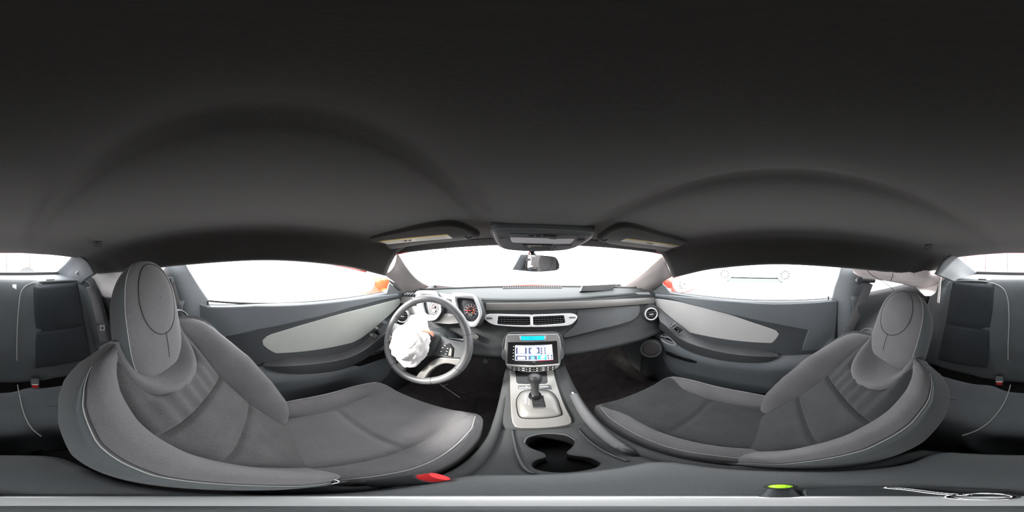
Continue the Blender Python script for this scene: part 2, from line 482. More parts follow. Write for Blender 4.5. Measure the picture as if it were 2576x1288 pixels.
# pillars
def pillar(n, rows, label, mt, th=.012):
    o = obj('trim_%d' % n, M().grid(surf(rows, 14, 14)), mt, solid=th, soff=0, angle=180)
    tag(o, label, kind='structure'); return o
pillar(3, [[ax(998, 632, -.565), ax(994, 660, -.595), ax(982, 680, -.62), ax(966, 689, -.645)],
           [ax(1020, 668, -.585), ax(1014, 684, -.615), ax(1004, 698, -.645), ax(990, 707, -.67)],
           [ax(1048, 701, -.605), ax(1038, 712, -.63), ax(1024, 721, -.655), ax(1004, 723, -.68)],
           [ax(1078, 719, -.625), ax(1062, 728, -.645), ax(1042, 735, -.665), ax(1016, 738, -.685)]],
       "pale grey windscreen pillar trim left of the steering wheel", PILL)
pillar(4, [[ax(1669, 640, .565), ax(1676, 656, .595), ax(1683, 676, .62), ax(1692, 694, .645)],
           [ax(1643, 663, .585), ax(1652, 678, .615), ax(1664, 694, .645), ax(1674, 704, .67)],
           [ax(1610, 692, .605), ax(1622, 706, .63), ax(1640, 717, .655), ax(1654, 717, .68)],
           [ax(1566, 721, .625), ax(1584, 731, .645), ax(1606, 735, .665), ax(1636, 733, .685)]],
       "brownish grey windscreen pillar trim on the passenger's side", PILL)
pillar(5, [[V(-.655, -.345, -.01), V(-.640, -.372, -.012), V(-.632, -.40, -.015), V(-.64, -.44, -.02)],
           [V(-.695, -.295, -.12), V(-.655, -.345, -.12), V(-.645, -.38, -.12), V(-.65, -.43, -.12)],
           [V(-.725, -.25, -.21), V(-.665, -.32, -.21), V(-.655, -.36, -.21), V(-.655, -.42, -.21)],
           [V(-.725, -.25, -.40), V(-.665, -.31, -.40), V(-.65, -.35, -.40), V(-.65, -.42, -.40)],
           [V(-.72, -.25, -.94), V(-.66, -.31, -.94), V(-.65, -.35, -.94), V(-.65, -.42, -.94)]],
       "grey door pillar trim behind the driver's door window", DOORP)
pillar(6, [[V(.675, -.30, -.03), V(.640, -.342, -.032), V(.632, -.37, -.035), V(.64, -.42, -.04)],
           [V(.70, -.285, -.12), V(.655, -.335, -.12), V(.645, -.37, -.12), V(.65, -.42, -.12)],
           [V(.725, -.265, -.21), V(.665, -.325, -.21), V(.655, -.36, -.21), V(.655, -.41, -.21)],
           [V(.725, -.265, -.40), V(.665, -.32, -.40), V(.65, -.35, -.40), V(.65, -.41, -.40)],
           [V(.72, -.265, -.94), V(.66, -.32, -.94), V(.65, -.35, -.94), V(.65, -.41, -.94)]],
       "grey door pillar trim behind the passenger's door window", DOORP)
pillar(7, [[ar(186, 638, .95), ar(204, 646, .92), ar(222, 660, .88), ar(240, 690, .85)],
           [ar(164, 664, 1.10), ar(182, 674, 1.05), ar(200, 686, .98), ar(219, 702, .92)],
           [ar(138, 688, 1.28), ar(158, 694, 1.2), ar(178, 700, 1.1), ar(206, 714, 1.0)]],
       "grey rear pillar trim beside the rear window, behind the driver's seat", DOORP)
pillar(8, [[ar(2400, 637, .95), ar(2386, 646, .93), ar(2370, 660, .90), ar(2352, 690, .88)],
           [ar(2428, 662, 1.10), ar(2412, 672, 1.05), ar(2394, 684, 1.0), ar(2376, 700, .97)],
           [ar(2460, 687, 1.28), ar(2440, 693, 1.2), ar(2418, 699, 1.1), ar(2396, 708, 1.03)]],
       "grey rear pillar trim beside the rear window, behind the passenger seat", DOORP)
o = obj('parcel_shelf', M().grid(surf([[V(x, -.945, -.158) for x in (-.6, 0, .6)], [V(x, -1.0, -.150) for x in (-.6, 0, .6)], [V(x, -1.30, -.142) for x in (-.56, 0, .56)]], 8, 8)), DOORP, solid=.012, soff=0)
tag(o, 'grey parcel shelf behind the rear seat, under the rear window', 'shelf')
sh = o
obj('tether_cover', M().box(V(-.29, -.965, -.146), (.05, .02, .006)), RUB, sh, bevel=.002)
obj('tether_cover', M().box(V(.27, -.965, -.146), (.05, .02, .006)), RUB, sh, bevel=.002)
# shell behind the shelf: boot lid deck carrying the rear glass
o = obj('boot_deck', M().grid(surf([[V(x, -1.285, -.15) for x in (-.62, 0, .62)], [V(x, -1.75, -.20) for x in (-.70, 0, .70)], [V(x, -1.78, -.5) for x in (-.70, 0, .70)]], 8, 8)), REDC, solid=.01, soff=0)
tag(o, 'red boot lid outside the rear window', 'boot lid')

# ------------------------------------------------------------------ doors
def door(s):
    L = s < 0
    n = 1 if L else 2
    who = "driver's" if L else "passenger's"
    sill = -.211 if L else -.225
    d = thing('door_%d' % n, "%s door panel in black vinyl with a long %s wedge insert" % (who, 'pale green-grey' if L else 'light grey'), 'car door', (s * .70, .2, .2))
    d['kind'] = 'structure'; del d['category']
    rws = []
    for zr, xx in ((sill + .0, .745), (sill + .002, .715), (sill - .006, .702), (sill - .05, .702), (-.42, .70), (-.55, .69), (-.75, .675), (-.955, .66)):
        rws.append([V(s * (xx - (.0 if y < .6 else .0)), y, zr - (.014 if y < -.2 and zr > -.3 and L else 0)) for y in (-.295, -.22, 0, .2, .4, .55, .72, .80)])
    obj('door_shell', M().grid(surf(rws, 40, 30)), DOORL, d, solid=.01, soff=0, angle=60)
    if L:
        crease = [(1003, 747), (955, 757), (880, 776), (753, 809), (652, 830), (566, 848)]
        sl = [(500, 764), (526, 772), (642, 769), (804, 763.5), (905, 751.5), (955, 744), (1003, 739)]
        tail = [(575, 900), (505, 900)]
        ins = [(1005, 752), (880, 784), (780, 812), (700, 836), (672, 846), (659, 858), (664, 871), (690, 888), (722, 898), (779, 891), (830, 880), (879, 866), (915, 847), (955, 815), (985, 788), (1006, 766)]
        mid = [(656, 919), (690, 924), (730, 927), (780, 922), (840, 909), (900, 886), (945, 855), (985, 818)]
        pk = [(878, 918), (896, 904), (960, 885), (1000, 868), (1004, 888), (950, 907), (905, 922)]
    else:
        crease = [(1646, 747), (1683, 752), (1767, 774), (1860, 797), (1954, 817), (2034, 831)]
        sl = [(2108, 756), (2038, 761.5), (1941, 764), (1844, 758), (1747, 749), (1695, 744), (1648, 740)]
        tail = [(2010, 892), (2098, 905)]
        ins = [(1646, 752), (1700, 758), (1760, 771), (1830, 790), (1900, 814), (1950, 831), (1960, 840), (1955, 850), (1944, 862), (1926, 874), (1908, 878), (1845, 873), (1767, 859), (1736, 845), (1699, 811), (1668, 783), (1644, 765)]
        mid = [(1965, 897), (1930, 902), (1890, 902), (1840, 897), (1785, 887), (1735, 868), (1695, 835), (1662, 802)]
        pk = [(1672, 884), (1684, 888), (1757, 908), (1750, 914), (1735, 912), (1676, 893)]
    # upper vinyl pad, proud of the shell
    out = [ax(*p, s * .690) for p in crease + tail] + [ax(*p, s * .690) for p in sl]
    obj('upper_pad', M().prism(out, (s * .012, 0, 0)), DOORP, d, bevel=.007, seg=3)
    iv = cr([ax(*p, s * .694) for p in ins], 60, True)
    obj('insert', M().prism(iv, (s * .010, 0, 0)), INSERT if L else INSERTR, d, bevel=.003, label='wedge shaped %s cloth insert' % ('pale green-grey' if L else 'light grey'))
    if L:
        te = [(664, 917), (690, 908), (730, 901), (800, 898), (860, 889), (905, 870), (945, 838), (985, 800)]
        rg = [(658, 919), (690, 921), (730, 920), (800, 914), (870, 901), (915, 881), (955, 850), (992, 818)]
        bo = [(662, 922), (690, 935), (735, 942), (800, 940), (862, 930), (912, 910), (955, 878), (994, 840)]
    else:
        te = [(1958, 893), (1935, 884), (1905, 880), (1850, 874), (1795, 865), (1745, 845), (1705, 815), (1668, 785), (1650, 770)]
        rg = [(1962, 897), (1930, 897), (1888, 895), (1829, 888), (1771, 875), (1729, 861), (1701, 845), (1678, 822), (1660, 808)]
        bo = [(1958, 900), (1935, 911), (1885, 914), (1820, 908), (1762, 895), (1728, 882), (1702, 866), (1677, 842), (1658, 828)]
    k_ = 34
    tx = [.672] + [.686] * 10; rx_ = [.668, .645] + [.630] * 10; bx_ = [.668, .652] + [.638] * 10
    T_ = cr([ax(*p, s * tx[i]) for i, p in enumerate(te)], k_); R_ = cr([ax(*p, s * rx_[i]) for i, p in enumerate(rg)], k_); B_ = cr([ax(*p, s * bx_[i]) for i, p in enumerate(bo)], k_)
    rings = []
    for i in range(k_):
        out_ = Vector((s * .03, 0, 0))
        rings.append(rounded([T_[i] + out_, T_[i], R_[i] + (T_[i] - R_[i]) * .0, B_[i], B_[i] + out_ * 1.6], [.001, .002, .004, .006, .001], 4))
    obj('armrest', M().loft(rings), ARMP, d, angle=50)
    # lower pocket moulding
    rws = []
    for zr, xx in ((-.515, .70), (-.525, .672), (-.545, .650), (-.575, .640), (-.60, .642), (-.68, .655), (-.80, .66)):
        rws.append([V(s * xx, y, zr) for y in (-.25, 0, .2, .4)] + [V(s * (xx + .01), .55, zr + .02), V(s * (xx + .03), .68, zr + .05)])
    obj('map_pocket', M().grid(surf(rws, 24, 20)), DOORP, d, solid=.006, soff=0, angle=180)
    F = Frame((s * .662, .4, .5), (0, -s, 0), (-s * .0 , 0, 1)) if False else None
    obj('pocket_opening', M().prism([ax(*p, s * .637) for p in pk], (s * .012, 0, 0)), GLOS, d, bevel=.002)
    # lock pin
    px, py = (523, 762) if L else (2084, 750)
    p = ax(px, py, s * .716)
    obj('lock_pin', M().lathe([(.0, .022), (.004, .021), (.0045, .016), (.0025, .012), (.0025, 0), (.009, 0), (.010, -.004), (.0, -.005)], p - Vector((0, 0, .012)), n=12), RUB, d)
    # weather strip at the glass
    obj('weather_strip', M().tube([V(s * .735, y, sill + .004) for y in (-.29, 0, .3, .6)], .005, 6), RUB, d)
    # mirror sail
    if L: sp = [(980, 713), (1012, 732), (1004, 741), (990, 745), (972, 744)]
    else: sp = [(1664, 713), (1640, 729), (1645, 737), (1664, 741), (1684, 736), (1673, 720)]
    obj('mirror_sail', M().prism(rounded([ax(*p, s * .703) for p in sp], .008), (s * .01, 0, 0)), PLG, d, bevel=.003)
    if L: fp = [(979, 704), (1003, 716), (1018, 733), (1011, 734), (984, 713)]
    else: fp = [(1668, 703), (1663, 707), (1634, 730), (1641, 731), (1666, 713)]
    obj('sail_seal', M().prism([ax(*p, s * .700) for p in fp], (s * .008, 0, 0)), RUB, d)
    # switches on the pod
    if L:
        sw = [[(946, 832), (958, 824), (963, 831), (957, 835)], [(950, 822), (956, 826), (964, 834), (958, 834)]]
        for q in ([(952, 824), (962, 831), (959, 836), (949, 829)], [(947, 829), (956, 840), (952, 844), (942, 834)], [(938, 841), (949, 845), (943, 853), (936, 847)]):
            obj('window_switch', M().prism([ax(*p, -.634) for p in q], (-.02, 0, 0)), SILD if q[0][0] != 947 else GLOS, d, bevel=.001)
        c = ax(968, 812, -.64); obj('mirror_knob', M().lathe([(.0, .012), (.010, .012), (.012, .0), (.012, -.02)], c, (.75, -.55, .4), 20), PLG, d, bevel=.001)
        hp = [(944, 884), (947, 879), (952, 873), (954, 869)]
        obj('door_handle', M().tube(cr([ax(*p, -.648) for p in hp], 12), [.004 + .003 * math.sin(PI * i / 11) for i in range(12)], 8), CHR, d, label='chrome inner door handle')
        sc = ax(873, 928, -.655); obj('screw', M().ball(sc, .007, .007, .007, 8, 12), SILD, d)
    else:
        for q in ([(1691, 812), (1698, 817), (1690, 825), (1685, 820)], [(1698, 823), (1714, 833), (1707, 838), (1695, 828)]):
            obj('window_switch', M().prism([ax(*p, .628) for p in q], (.02, 0, 0)), PLG if q[0][0] == 1691 else GLOS, d, bevel=.001)
        for c in ((1693, 816.5), (1689.5, 820), (1706, 833)):
            obj('switch_mark', M().ball(ax(*c, .6265), .002, .002, .002, 6, 8), WHM, d)
        hr = cr([ax(*p, .655) for p in ((1664, 845), (1664, 853), (1672, 861), (1684, 866), (1697, 869), (1703, 868), (1696, 860), (1690, 853), (1680, 848), (1672, 848))], 36, True)
        obj('door_handle', M().tube(hr, .0055, 8, closed=True), BRI, d, label='chrome inner door handle')
        obj('handle_recess', M().prism([p + Vector((.008, 0, 0)) for p in hr], (.006, 0, 0)), GLOS, d)
        c = ar(1637, 879, .90); nn = Vector((-.74, -.66, .1)).normalized()
        obj('speaker_surround', M().lathe([(.050, .0), (.056, .004), (.062, .002), (.066, -.03)], c, nn, 36), PLG, d, angle=180)
        obj('speaker_grille', M().lathe([(.0, .003), (.03, .003), (.049, .001), (.051, -.004)], c, nn, 36), GRL, d, angle=180)
    return d
door(-1); door(1)
# ------------------------------------------------------------------ dashboard
dash = thing('dashboard', 'full width black grained dashboard under the windscreen', 'dashboard', V(0, .8, -.5))
XS = (-.70, -.62, -.5, -.35, -.2, 0, .2, .35, .5, .62, .70)
pr = [[V(x, base(min(.62, abs(x))) + .0, -.212 + .006 * abs(x)) for x in XS],
      [V(x, .5 * base(min(.62, abs(x))) + .5 * .765, -.203 - .010 * abs(x) / .7) for x in XS],
      [V(x, .765 - .03 * (x / .7) ** 2, -.205 - .02 * (x / .7) ** 2) for x in XS],
      [V(x, .752 - .03 * (x / .7) ** 2, -.209 - .022 * (x / .7) ** 2) for x in XS],
      [V(x, .748 - .03 * (x / .7) ** 2, -.216 - .024 * (x / .7) ** 2) for x in XS]]
obj('top_pad', M().grid(surf(pr, 30, 60)), PLAD, dash, angle=180, solid=.004, soff=0)
fp = [(-.214, .744), (-.24, .738), (-.265, .733), (-.30, .720), (-.34, .704), (-.39, .678), (-.43, .652), (-.452, .634), (-.465, .642), (-.468, .70), (-.46, .95)]
obj('fascia', M().grid(surf([[V(x, y - .03 * (x / .7) ** 2 + (.012 if abs(x) > .6 and z < -.4 else 0), z - .024 * (x / .7) ** 2) for x in XS] for z, y in fp], 50, 60)), PLAD, dash, angle=180, solid=.004, soff=0)
obj('screen_seal', M().tube([V(x, base(x) + .004, -.206 + .006 * abs(x)) for x in [-.62 + 1.24 * i / 50 for i in range(51)]], .0055, 8), RUB, dash, angle=180)
# defroster slot along the screen
for i in range(26):
    x = -.165 + .36 * i / 25
    yb = base(x) - .055
    obj('defroster_rib', M().box(V(x, yb, -.2005), (.0035, .022, .006)), PLG, dash)
q = [V(x, base(x) - .066, -.2035) for x in [-.17 + .37 * i / 12 for i in range(13)]] + [V(x, base(x) - .044, -.2035) for x in [.20 - .37 * i / 12 for i in range(13)]]
obj('defroster_slot', M().prism(q, (0, 0, .002)), RUB, dash)
# silver strip and its recess
rowt, rowb = [], []
for i in range(26):
    t = i / 25; px = 1223 + 423 * t; yt = lin([(0, 763), (.3, 761.5), (.6, 757.5), (.88, 750.5), (1, 748.5)], t); yb = lin([(0, 780), (.3, 779.5), (.62, 775), (.88, 767), (1, 763)], t)
    Y = .728 - .036 * t * t
    rowt.append(ay(px, yt, Y + .002)); rowb.append(ay(px, yb, Y - .003))
obj('trim_strip', M().grid([rowt, rowb]), SILD, dash, solid=.008, soff=0, bevel=.001, label='long satin silver trim strip')
obj('strip_groove', M().grid([[p + Vector((0, .004, .004)) for p in rowt], [p + Vector((0, .004, -.004)) for p in rowb]]), RUB, dash, solid=.003, soff=0)
# glovebox lid
gl = [(1452, 782), (1480, 779), (1540, 772), (1604, 763.5), (1609, 768), (1609, 785), (1604, 797), (1588, 808), (1550, 819), (1510, 828), (1460, 841), (1418, 851), (1416, 845), (1440, 825), (1452, 810)]
FG = Frame(V(.3, .690, -.345), (1, -.02, 0), (0, .42, .90))
obj('glovebox_lid', plate_px(FG, gl, .012, h=.004, d=-.02), PLA, dash, bevel=.004, seg=3)
sm = [(1418, 853), (1460, 842.5), (1510, 829.5), (1552, 820), (1590, 809), (1606, 798), (1611, 786)]
obj('seam_line', M().tube(cr([FG.see(*p, .006) for p in sm], 30), .0016, 6), GLOS, dash)
# centre vent
FV = Frame(V(.0, .712, -.297), (1, 0, 0), (0, .34, .94))
outl = [(1218.5, 800), (1222, 792), (1250, 789.5), (1337, 791), (1417, 788.5), (1440, 789), (1450.5, 795), (1449, 803), (1438, 813.5), (1424, 818.5), (1337, 822), (1253, 818), (1233, 812.5)]
cv1 = [(1254, 795), (1333, 796), (1334, 818), (1251, 815.5)]
cv2 = [(1340, 796), (1417, 793), (1421.5, 812.5), (1341, 818)]
ab = [FV.ab(*p) for p in outl]; xm = .5 * (FV.ab(1334, 806)[0] + FV.ab(1340, 806)[0])
def clip(poly, xm, left):
    out = []
    m = len(poly)
    for i in range(m):
        a, b = poly[i], poly[(i + 1) % m]
        ia = (a[0] <= xm) == left; ib = (b[0] <= xm) == left
        if ia: out.append(a)
        if ia != ib:
            t = (xm - a[0]) / (b[0] - a[0]); out.append((xm, a[1] + (b[1] - a[1]) * t))
    return out
sm_ab = [(p.x, p.y) for p in cr([(a, b, 0) for a, b in ab], 90, True)]
vent = obj('centre_vent', ring_ab(FV, clip(sm_ab, xm, True), [FV.ab(*p) for p in cv1], 72, 0, .004, h=.014, d=-.02), SILB, dash, bevel=.0015, label='bright silver centre vent surround')
obj('vent_surround', ring_ab(FV, clip(sm_ab, xm, False), [FV.ab(*p) for p in cv2], 72, 0, .004, h=.014, d=-.02), SILB, vent, bevel=.0015)
for cv in (cv1, cv2):
    A = [FV.ab(*p) for p in cv]
    obj('vent_cavity', M().prism([FV.pt(a, b, -.002) for a, b in A], FV.n * -.004), GLOS, vent)
    for k in range(9):
        t = (k + 1) / 10; a = A[0][0] + (A[1][0] - A[0][0]) * t
        obj('vane', M().fbox(FV, a - .0009, a + .0009, min(A[2][1], A[3][1]) + .001, max(A[0][1], A[1][1]) - .001, -.002, .004), PLA, vent)
    for k in range(4):
        t = (k + .6) / 4.3
        l = [A[0][0] + (A[3][0] - A[0][0]) * t + .001, A[0][1] + (A[3][1] - A[0][1]) * t]; r = [A[1][0] + (A[2][0] - A[1][0]) * t - .001, A[1][1] + (A[2][1] - A[1][1]) * t]
        obj('slat', M().tube([FV.pt(*l, .008), FV.pt(*r, .008)], (.0045, .0010), 8, up=FV.u), PLG, vent)
for cpx, w_ in (((1224.5, 1240), (798, 802)), ((1430, 1445), (797, 800))):
    (x0, x1), (y0, y1) = cpx, w_
    obj('vent_slider', plate_px(FV, [(x0, y0), (x1, y0), (x1, y1), (x0, y1)], .001, h=.0155, d=-.004), PLG, vent)
# round side vents
for nm, px, py, r, nn in (('right', 1638, 790, .93, (-.45, -.84, .22)), ('left', 1012, 795, .86, (.40, -.86, .30))):
    c = ar(px, py, r); nn = Vector(nn).normalized()
    v = obj('side_vent', M().lathe([(.031, .004), (.033, .009), (.038, .008), (.040, .0), (.040, -.03)], c, nn, 40), SILB, dash, angle=180, label='round silver ringed air vent')
    obj('vent_cavity', M().lathe([(.0, -.004), (.032, -.002), (.032, .004)], c, nn, 32), GLOS, v)
    Fv = Frame(c, Vector((0, 0, 1)).cross(nn), (0, 0, 1))
    for k in (-1, 0, 1):
        hw = math.sqrt(.031 ** 2 - (k * .014) ** 2) - .001
        obj('slat', M().tube([Fv.pt(-hw, k * .014, .002), Fv.pt(hw, k * .014, .002)], (.006, .0012), 8, up=Fv.u), PLG, v)
    obj('vent_tab', M().fbox(Fv, -.011, .011, -.004, .004, .004, .008), SILB, v, bevel=.001)
    if nm == 'right':
        obj('vent_housing', M().lathe([(.041, .0), (.050, -.004), (.062, -.03)], c, nn, 36), PLAD, v, angle=180)
# corner demisters
for pts in ([(1016, 741), (1022, 736), (1052, 737), (1052, 742)], [(1597, 737), (1632, 735), (1636, 741), (1606, 741)]):
    F = Frame(V(0, .78, -.211), (1, 0, 0), (0, 1, 0))
    dv = obj('corner_vent', plate_px(F, pts, .003, h=.008, d=-.004), GLOS, dash)
    for k in range(5):
        t0, t1 = (k + .25) / 5, (k + .75) / 5
        lo = lambda t: Vector(F.see(*pts[0], .010)).lerp(F.see(*pts[3], .010), t); hi = lambda t: Vector(F.see(*pts[1], .010)).lerp(F.see(*pts[2], .010), t)
        obj('vane', M().tube([lo(t0), hi(t1)], .003, 6), PLG, dv)
# left fascia panel with headlamp knob
FL = Frame(V(-.56, .700, -.34), (1, 0, 0), (0, .42, .90))
obj('lower_panel', plate_px(FL, [(1022, 772), (1060, 770), (1056, 812), (1050, 850), (1010, 852), (1004, 838), (1026, 815), (1030, 795)], .01, h=.020, d=-.016), SILD, dash, bevel=.003)
obj('silver_rail', plate_px(FL, [(1004, 748), (1056, 750), (1056, 768), (1006, 764)], .004, h=.030, d=-.02), SILD, dash, bevel=.002)
obj('knee_panel', M().grid(surf([[V(x, .69, -.40) for x in (-.52, -.37, -.22, -.12)], [V(x, .655, -.455) for x in (-.52, -.37, -.22, -.12)], [V(x, .68, -.50) for x in (-.52, -.37, -.22, -.12)], [V(x, .80, -.52) for x in (-.52, -.37, -.22, -.12)]], 14, 14)), PLA, dash, solid=.004, soff=0, angle=180)
# hood over the radio
obj('radio_cowl', plate_px(Frame(V(.0, .668, -.375), (1, 0, 0), (0, .45, .89)), [(1264, 905), (1261, 880), (1264, 852), (1274, 838), (1290, 834), (1395, 833), (1410, 838), (1417, 850), (1420, 880), (1417, 905)], .02, h=.004, d=-.05), PLA, dash, bevel=.005, seg=3)
# box lying on the dash
o = obj('tray', M().prism(rounded([ay(1461, 733, .83), ay(1542, 730, .83), ay(1549, 714.5, .845), ay(1466, 718.5, .845)], .003), (0, .03, -.012)), GLOS, None, bevel=.002)
tag(o, 'flat black box standing on the passenger side of the dash top', 'box')

# ------------------------------------------------------------------ instrument cluster
clu = thing('instrument_cluster', 'twin pod instrument cluster behind the steering wheel with lit rev counter', 'gauge cluster', V(-.37, .70, -.30))
FC = Frame(V(-.37, .675, -.25), (1, 0, 0), (0, .36, .93))
pods = [dict(o=[(1142, 742), (1150, 739), (1185, 741), (1199, 745), (1207, 757), (1216, 785), (1213, 800), (1202, 819), (1190, 822), (1172, 819), (1163, 805), (1152, 785), (1143, 762)],
             i=[(1150, 750), (1160, 749), (1190, 752), (1196, 757), (1205, 780), (1206, 795), (1196, 808), (1181, 809), (1170, 802), (1156, 786), (1150, 762)],
             dial=(1184, 781), rv=True),
        dict(o=[(1053, 737), (1062, 733), (1096, 734), (1105, 738), (1110, 750), (1116, 778), (1114, 790), (1102, 805), (1085, 808), (1070, 804), (1062, 792), (1056, 770), (1052, 748)],
             i=[(1063, 745), (1072, 742), (1098, 744), (1103, 750), (1110, 775), (1107, 788), (1092, 795), (1073, 790), (1068, 782), (1064, 762)],
             dial=(1092, 772), rv=False)]
for p in pods:
    oo = [FC.ab(*q) for q in p['o']]; ii = [FC.ab(*q) for q in p['i']]
    oo = [(q.x, q.y) for q in cr([(a, b, 0) for a, b in oo], 60, True)]; ii = [(q.x, q.y) for q in cr([(a, b, 0) for a, b in ii], 60, True)]
    c = (sum(q[0] for q in ii) / 60, sum(q[1] for q in ii) / 60)
    O = radial(oo, c, 72); I = radial(ii, c, 72); O2 = [(c[0] + (a - c[0]) * 1.03, c[1] + (b - c[1]) * 1.03) for a, b in O]
    mid_ = [(a[0] * .5 + b[0] * .5, a[1] * .5 + b[1] * .5) for a, b in zip(O, I)]
    pod = obj('gauge_pod', M().grid([[FC.pt(a, b, -.05) for a, b in O2], [FC.pt(a, b, .018) for a, b in O2], [FC.pt(a, b, .026) for a, b in O]], cv=True), PLAD, clu, angle=180)
    obj('pod_bezel', M().grid([[FC.pt(a, b, .026) for a, b in O], [FC.pt(a, b, .030) for a, b in mid_], [FC.pt(a, b, .022) for a, b in I], [FC.pt(c[0] + (a - c[0]) * .98, c[1] + (b - c[1]) * .98, -.008) for a, b in I]], cv=True), SILB, pod, angle=180, label='silver gauge surround')
    obj('gauge_face', M().prism([FC.pt(a, b, -.006) for a, b in I], FC.n * -.004), DIALF, pod)
    da, db = FC.ab(*p['dial']); r = .0315
    P = lambda ang, rr, h=-.004: FC.pt(da + rr * math.cos(ang), db + rr * math.sin(ang), h)
    ringm = lambda r0, r1: M().ring([P(2 * PI * k / 48, r1) for k in range(48)], [P(2 * PI * k / 48, r0) for k in range(48)], FC.n * .001)
    dial = obj('dial', ringm(r, r + .0012), SILD, clu)
    obj('lit_ring', ringm(.0175, .0188), PINKM, dial)
    a0, a1 = math.radians(212), math.radians(-32)
    for k in range(17):
        t = a0 + (a1 - a0) * k / 16; big = k % 2 == 0
        obj('tick', M().tube([P(t, r - (.005 if big else .003)), P(t, r - .001)], .0006 if big else .0004, 4), WHM, dial)
    if p['rv']:
        for k in range(9):
            t = a0 + (a1 - a0) * k / 8; q = P(t, r - .0085)
            text('numeral', str(k), FC, da + (r - .0085) * math.cos(t), db + (r - .0085) * math.sin(t), -.004, .0062, WHM, dial)
    else:
        for k, s in enumerate(('0', '20', '40', '60', '80', '100', '120', '140', '160')):
            t = a0 + (a1 - a0) * k / 8
            text('numeral', s, FC, da + (r - .0085) * math.cos(t), db + (r - .0085) * math.sin(t), -.004, .0046, WHM, dial)
    t = math.radians(188 if p['rv'] else 200)
    obj('needle', M().tube([P(t + PI, .004, -.001), P(t, r - .005, -.001)], [.0011, .0005], 6), REDM, dial)
    obj('needle_hub', M().lathe([(.0, .003), (.005, .003), (.006, 0)], P(0, 0, -.004), FC.n, 20), GLOS, dial)
    for k, (aa, rr, mm) in enumerate(((.55, .0115, AMB), (.05, .0120, AMB), (-.55, .0115, REDM), (-1.0, .0105, AMB))):
        if p['rv']: obj('warning_light', M().box(P(aa, rr, -.003), (.0035, .001, .0028)), mm, dial)
    obj('trip_window', M().prism(rounded([FC.pt(da + a, db + b, -.003) for a, b in ((-.0085, -.026), (.0085, -.026), (.010, -.0135), (-.010, -.0135))], .002), FC.n * .001), SCRL if False else SILD, dial)
    if p['rv']: text('pointer_mark', 'E F', FC, da, db - .0205, -.0018, .006, INK, dial)
obj('message_screen', plate_px(FC, [(1114, 752), (1140, 754), (1146, 790), (1122, 790)], .004, h=-.004, d=-.004), GLOS, clu)
obj('cluster_brow', M().tube(cr([FC.see(*p, .0) for p in ((1104, 742), (1118, 745), (1128, 746), (1142, 748))], 12), (.004, .012), 8, up=FC.u), SILB, clu)
obj('cluster_base', plate_px(FC, [(1100, 800), (1120, 788), (1150, 792), (1160, 812), (1130, 815), (1090, 812)], .004, h=.0, d=-.02), SILD, clu)
# ------------------------------------------------------------------ steering wheel
WC = V(-.392, .49, -.338)
FW = Frame(WC, (1, -.04, 0), (0, .42, .907))
sw = thing('steering_wheel', 'black leather steering wheel with silver lower spokes and a burst white airbag', 'steering wheel', WC)
rimp = [FW.pt(.176 * math.cos(2 * PI * k / 72), .176 * math.sin(2 * PI * k / 72)) for k in range(72)]
rr = []
obj('rim', M().tube(rimp, (.0155, .0165), 16, up=FW.n, closed=True), RIML, sw, angle=180)
for a in (20, 158, 205, 300, 242, 335):
    t = math.radians(a)
    p = FW.pt(.176 * math.cos(t), .176 * math.sin(t)); rad = (FW.r * math.cos(t) + FW.u * math.sin(t))
    obj('rim_seam', M().tube([p + (rad * math.cos(2 * PI * k / 20) + FW.n * math.sin(2 * PI * k / 20)) * .0164 for k in range(20)], .0008, 5, closed=True), RUB, sw)
hubo = [FW.pt(*q) for q in [(p.x, p.y) for p in rounded([(-.075, .045, 0), (.075, .045, 0), (.070, -.03, 0), (.035, -.075, 0), (-.035, -.075, 0), (-.070, -.03, 0)], .03, 6)]]
hc = FW.pt(0, -.01)
def shrink(P, c, k, h): return [c + (p - c) * k + FW.n * h for p in P]
obj('hub', M().loft([shrink(hubo, hc, 1.06, -.05), shrink(hubo, hc, 1.08, -.01), shrink(hubo, hc, 1.0, .012), shrink(hubo, hc, .8, .026), shrink(hubo, hc, .4, .031)]), PLA, sw, angle=180)
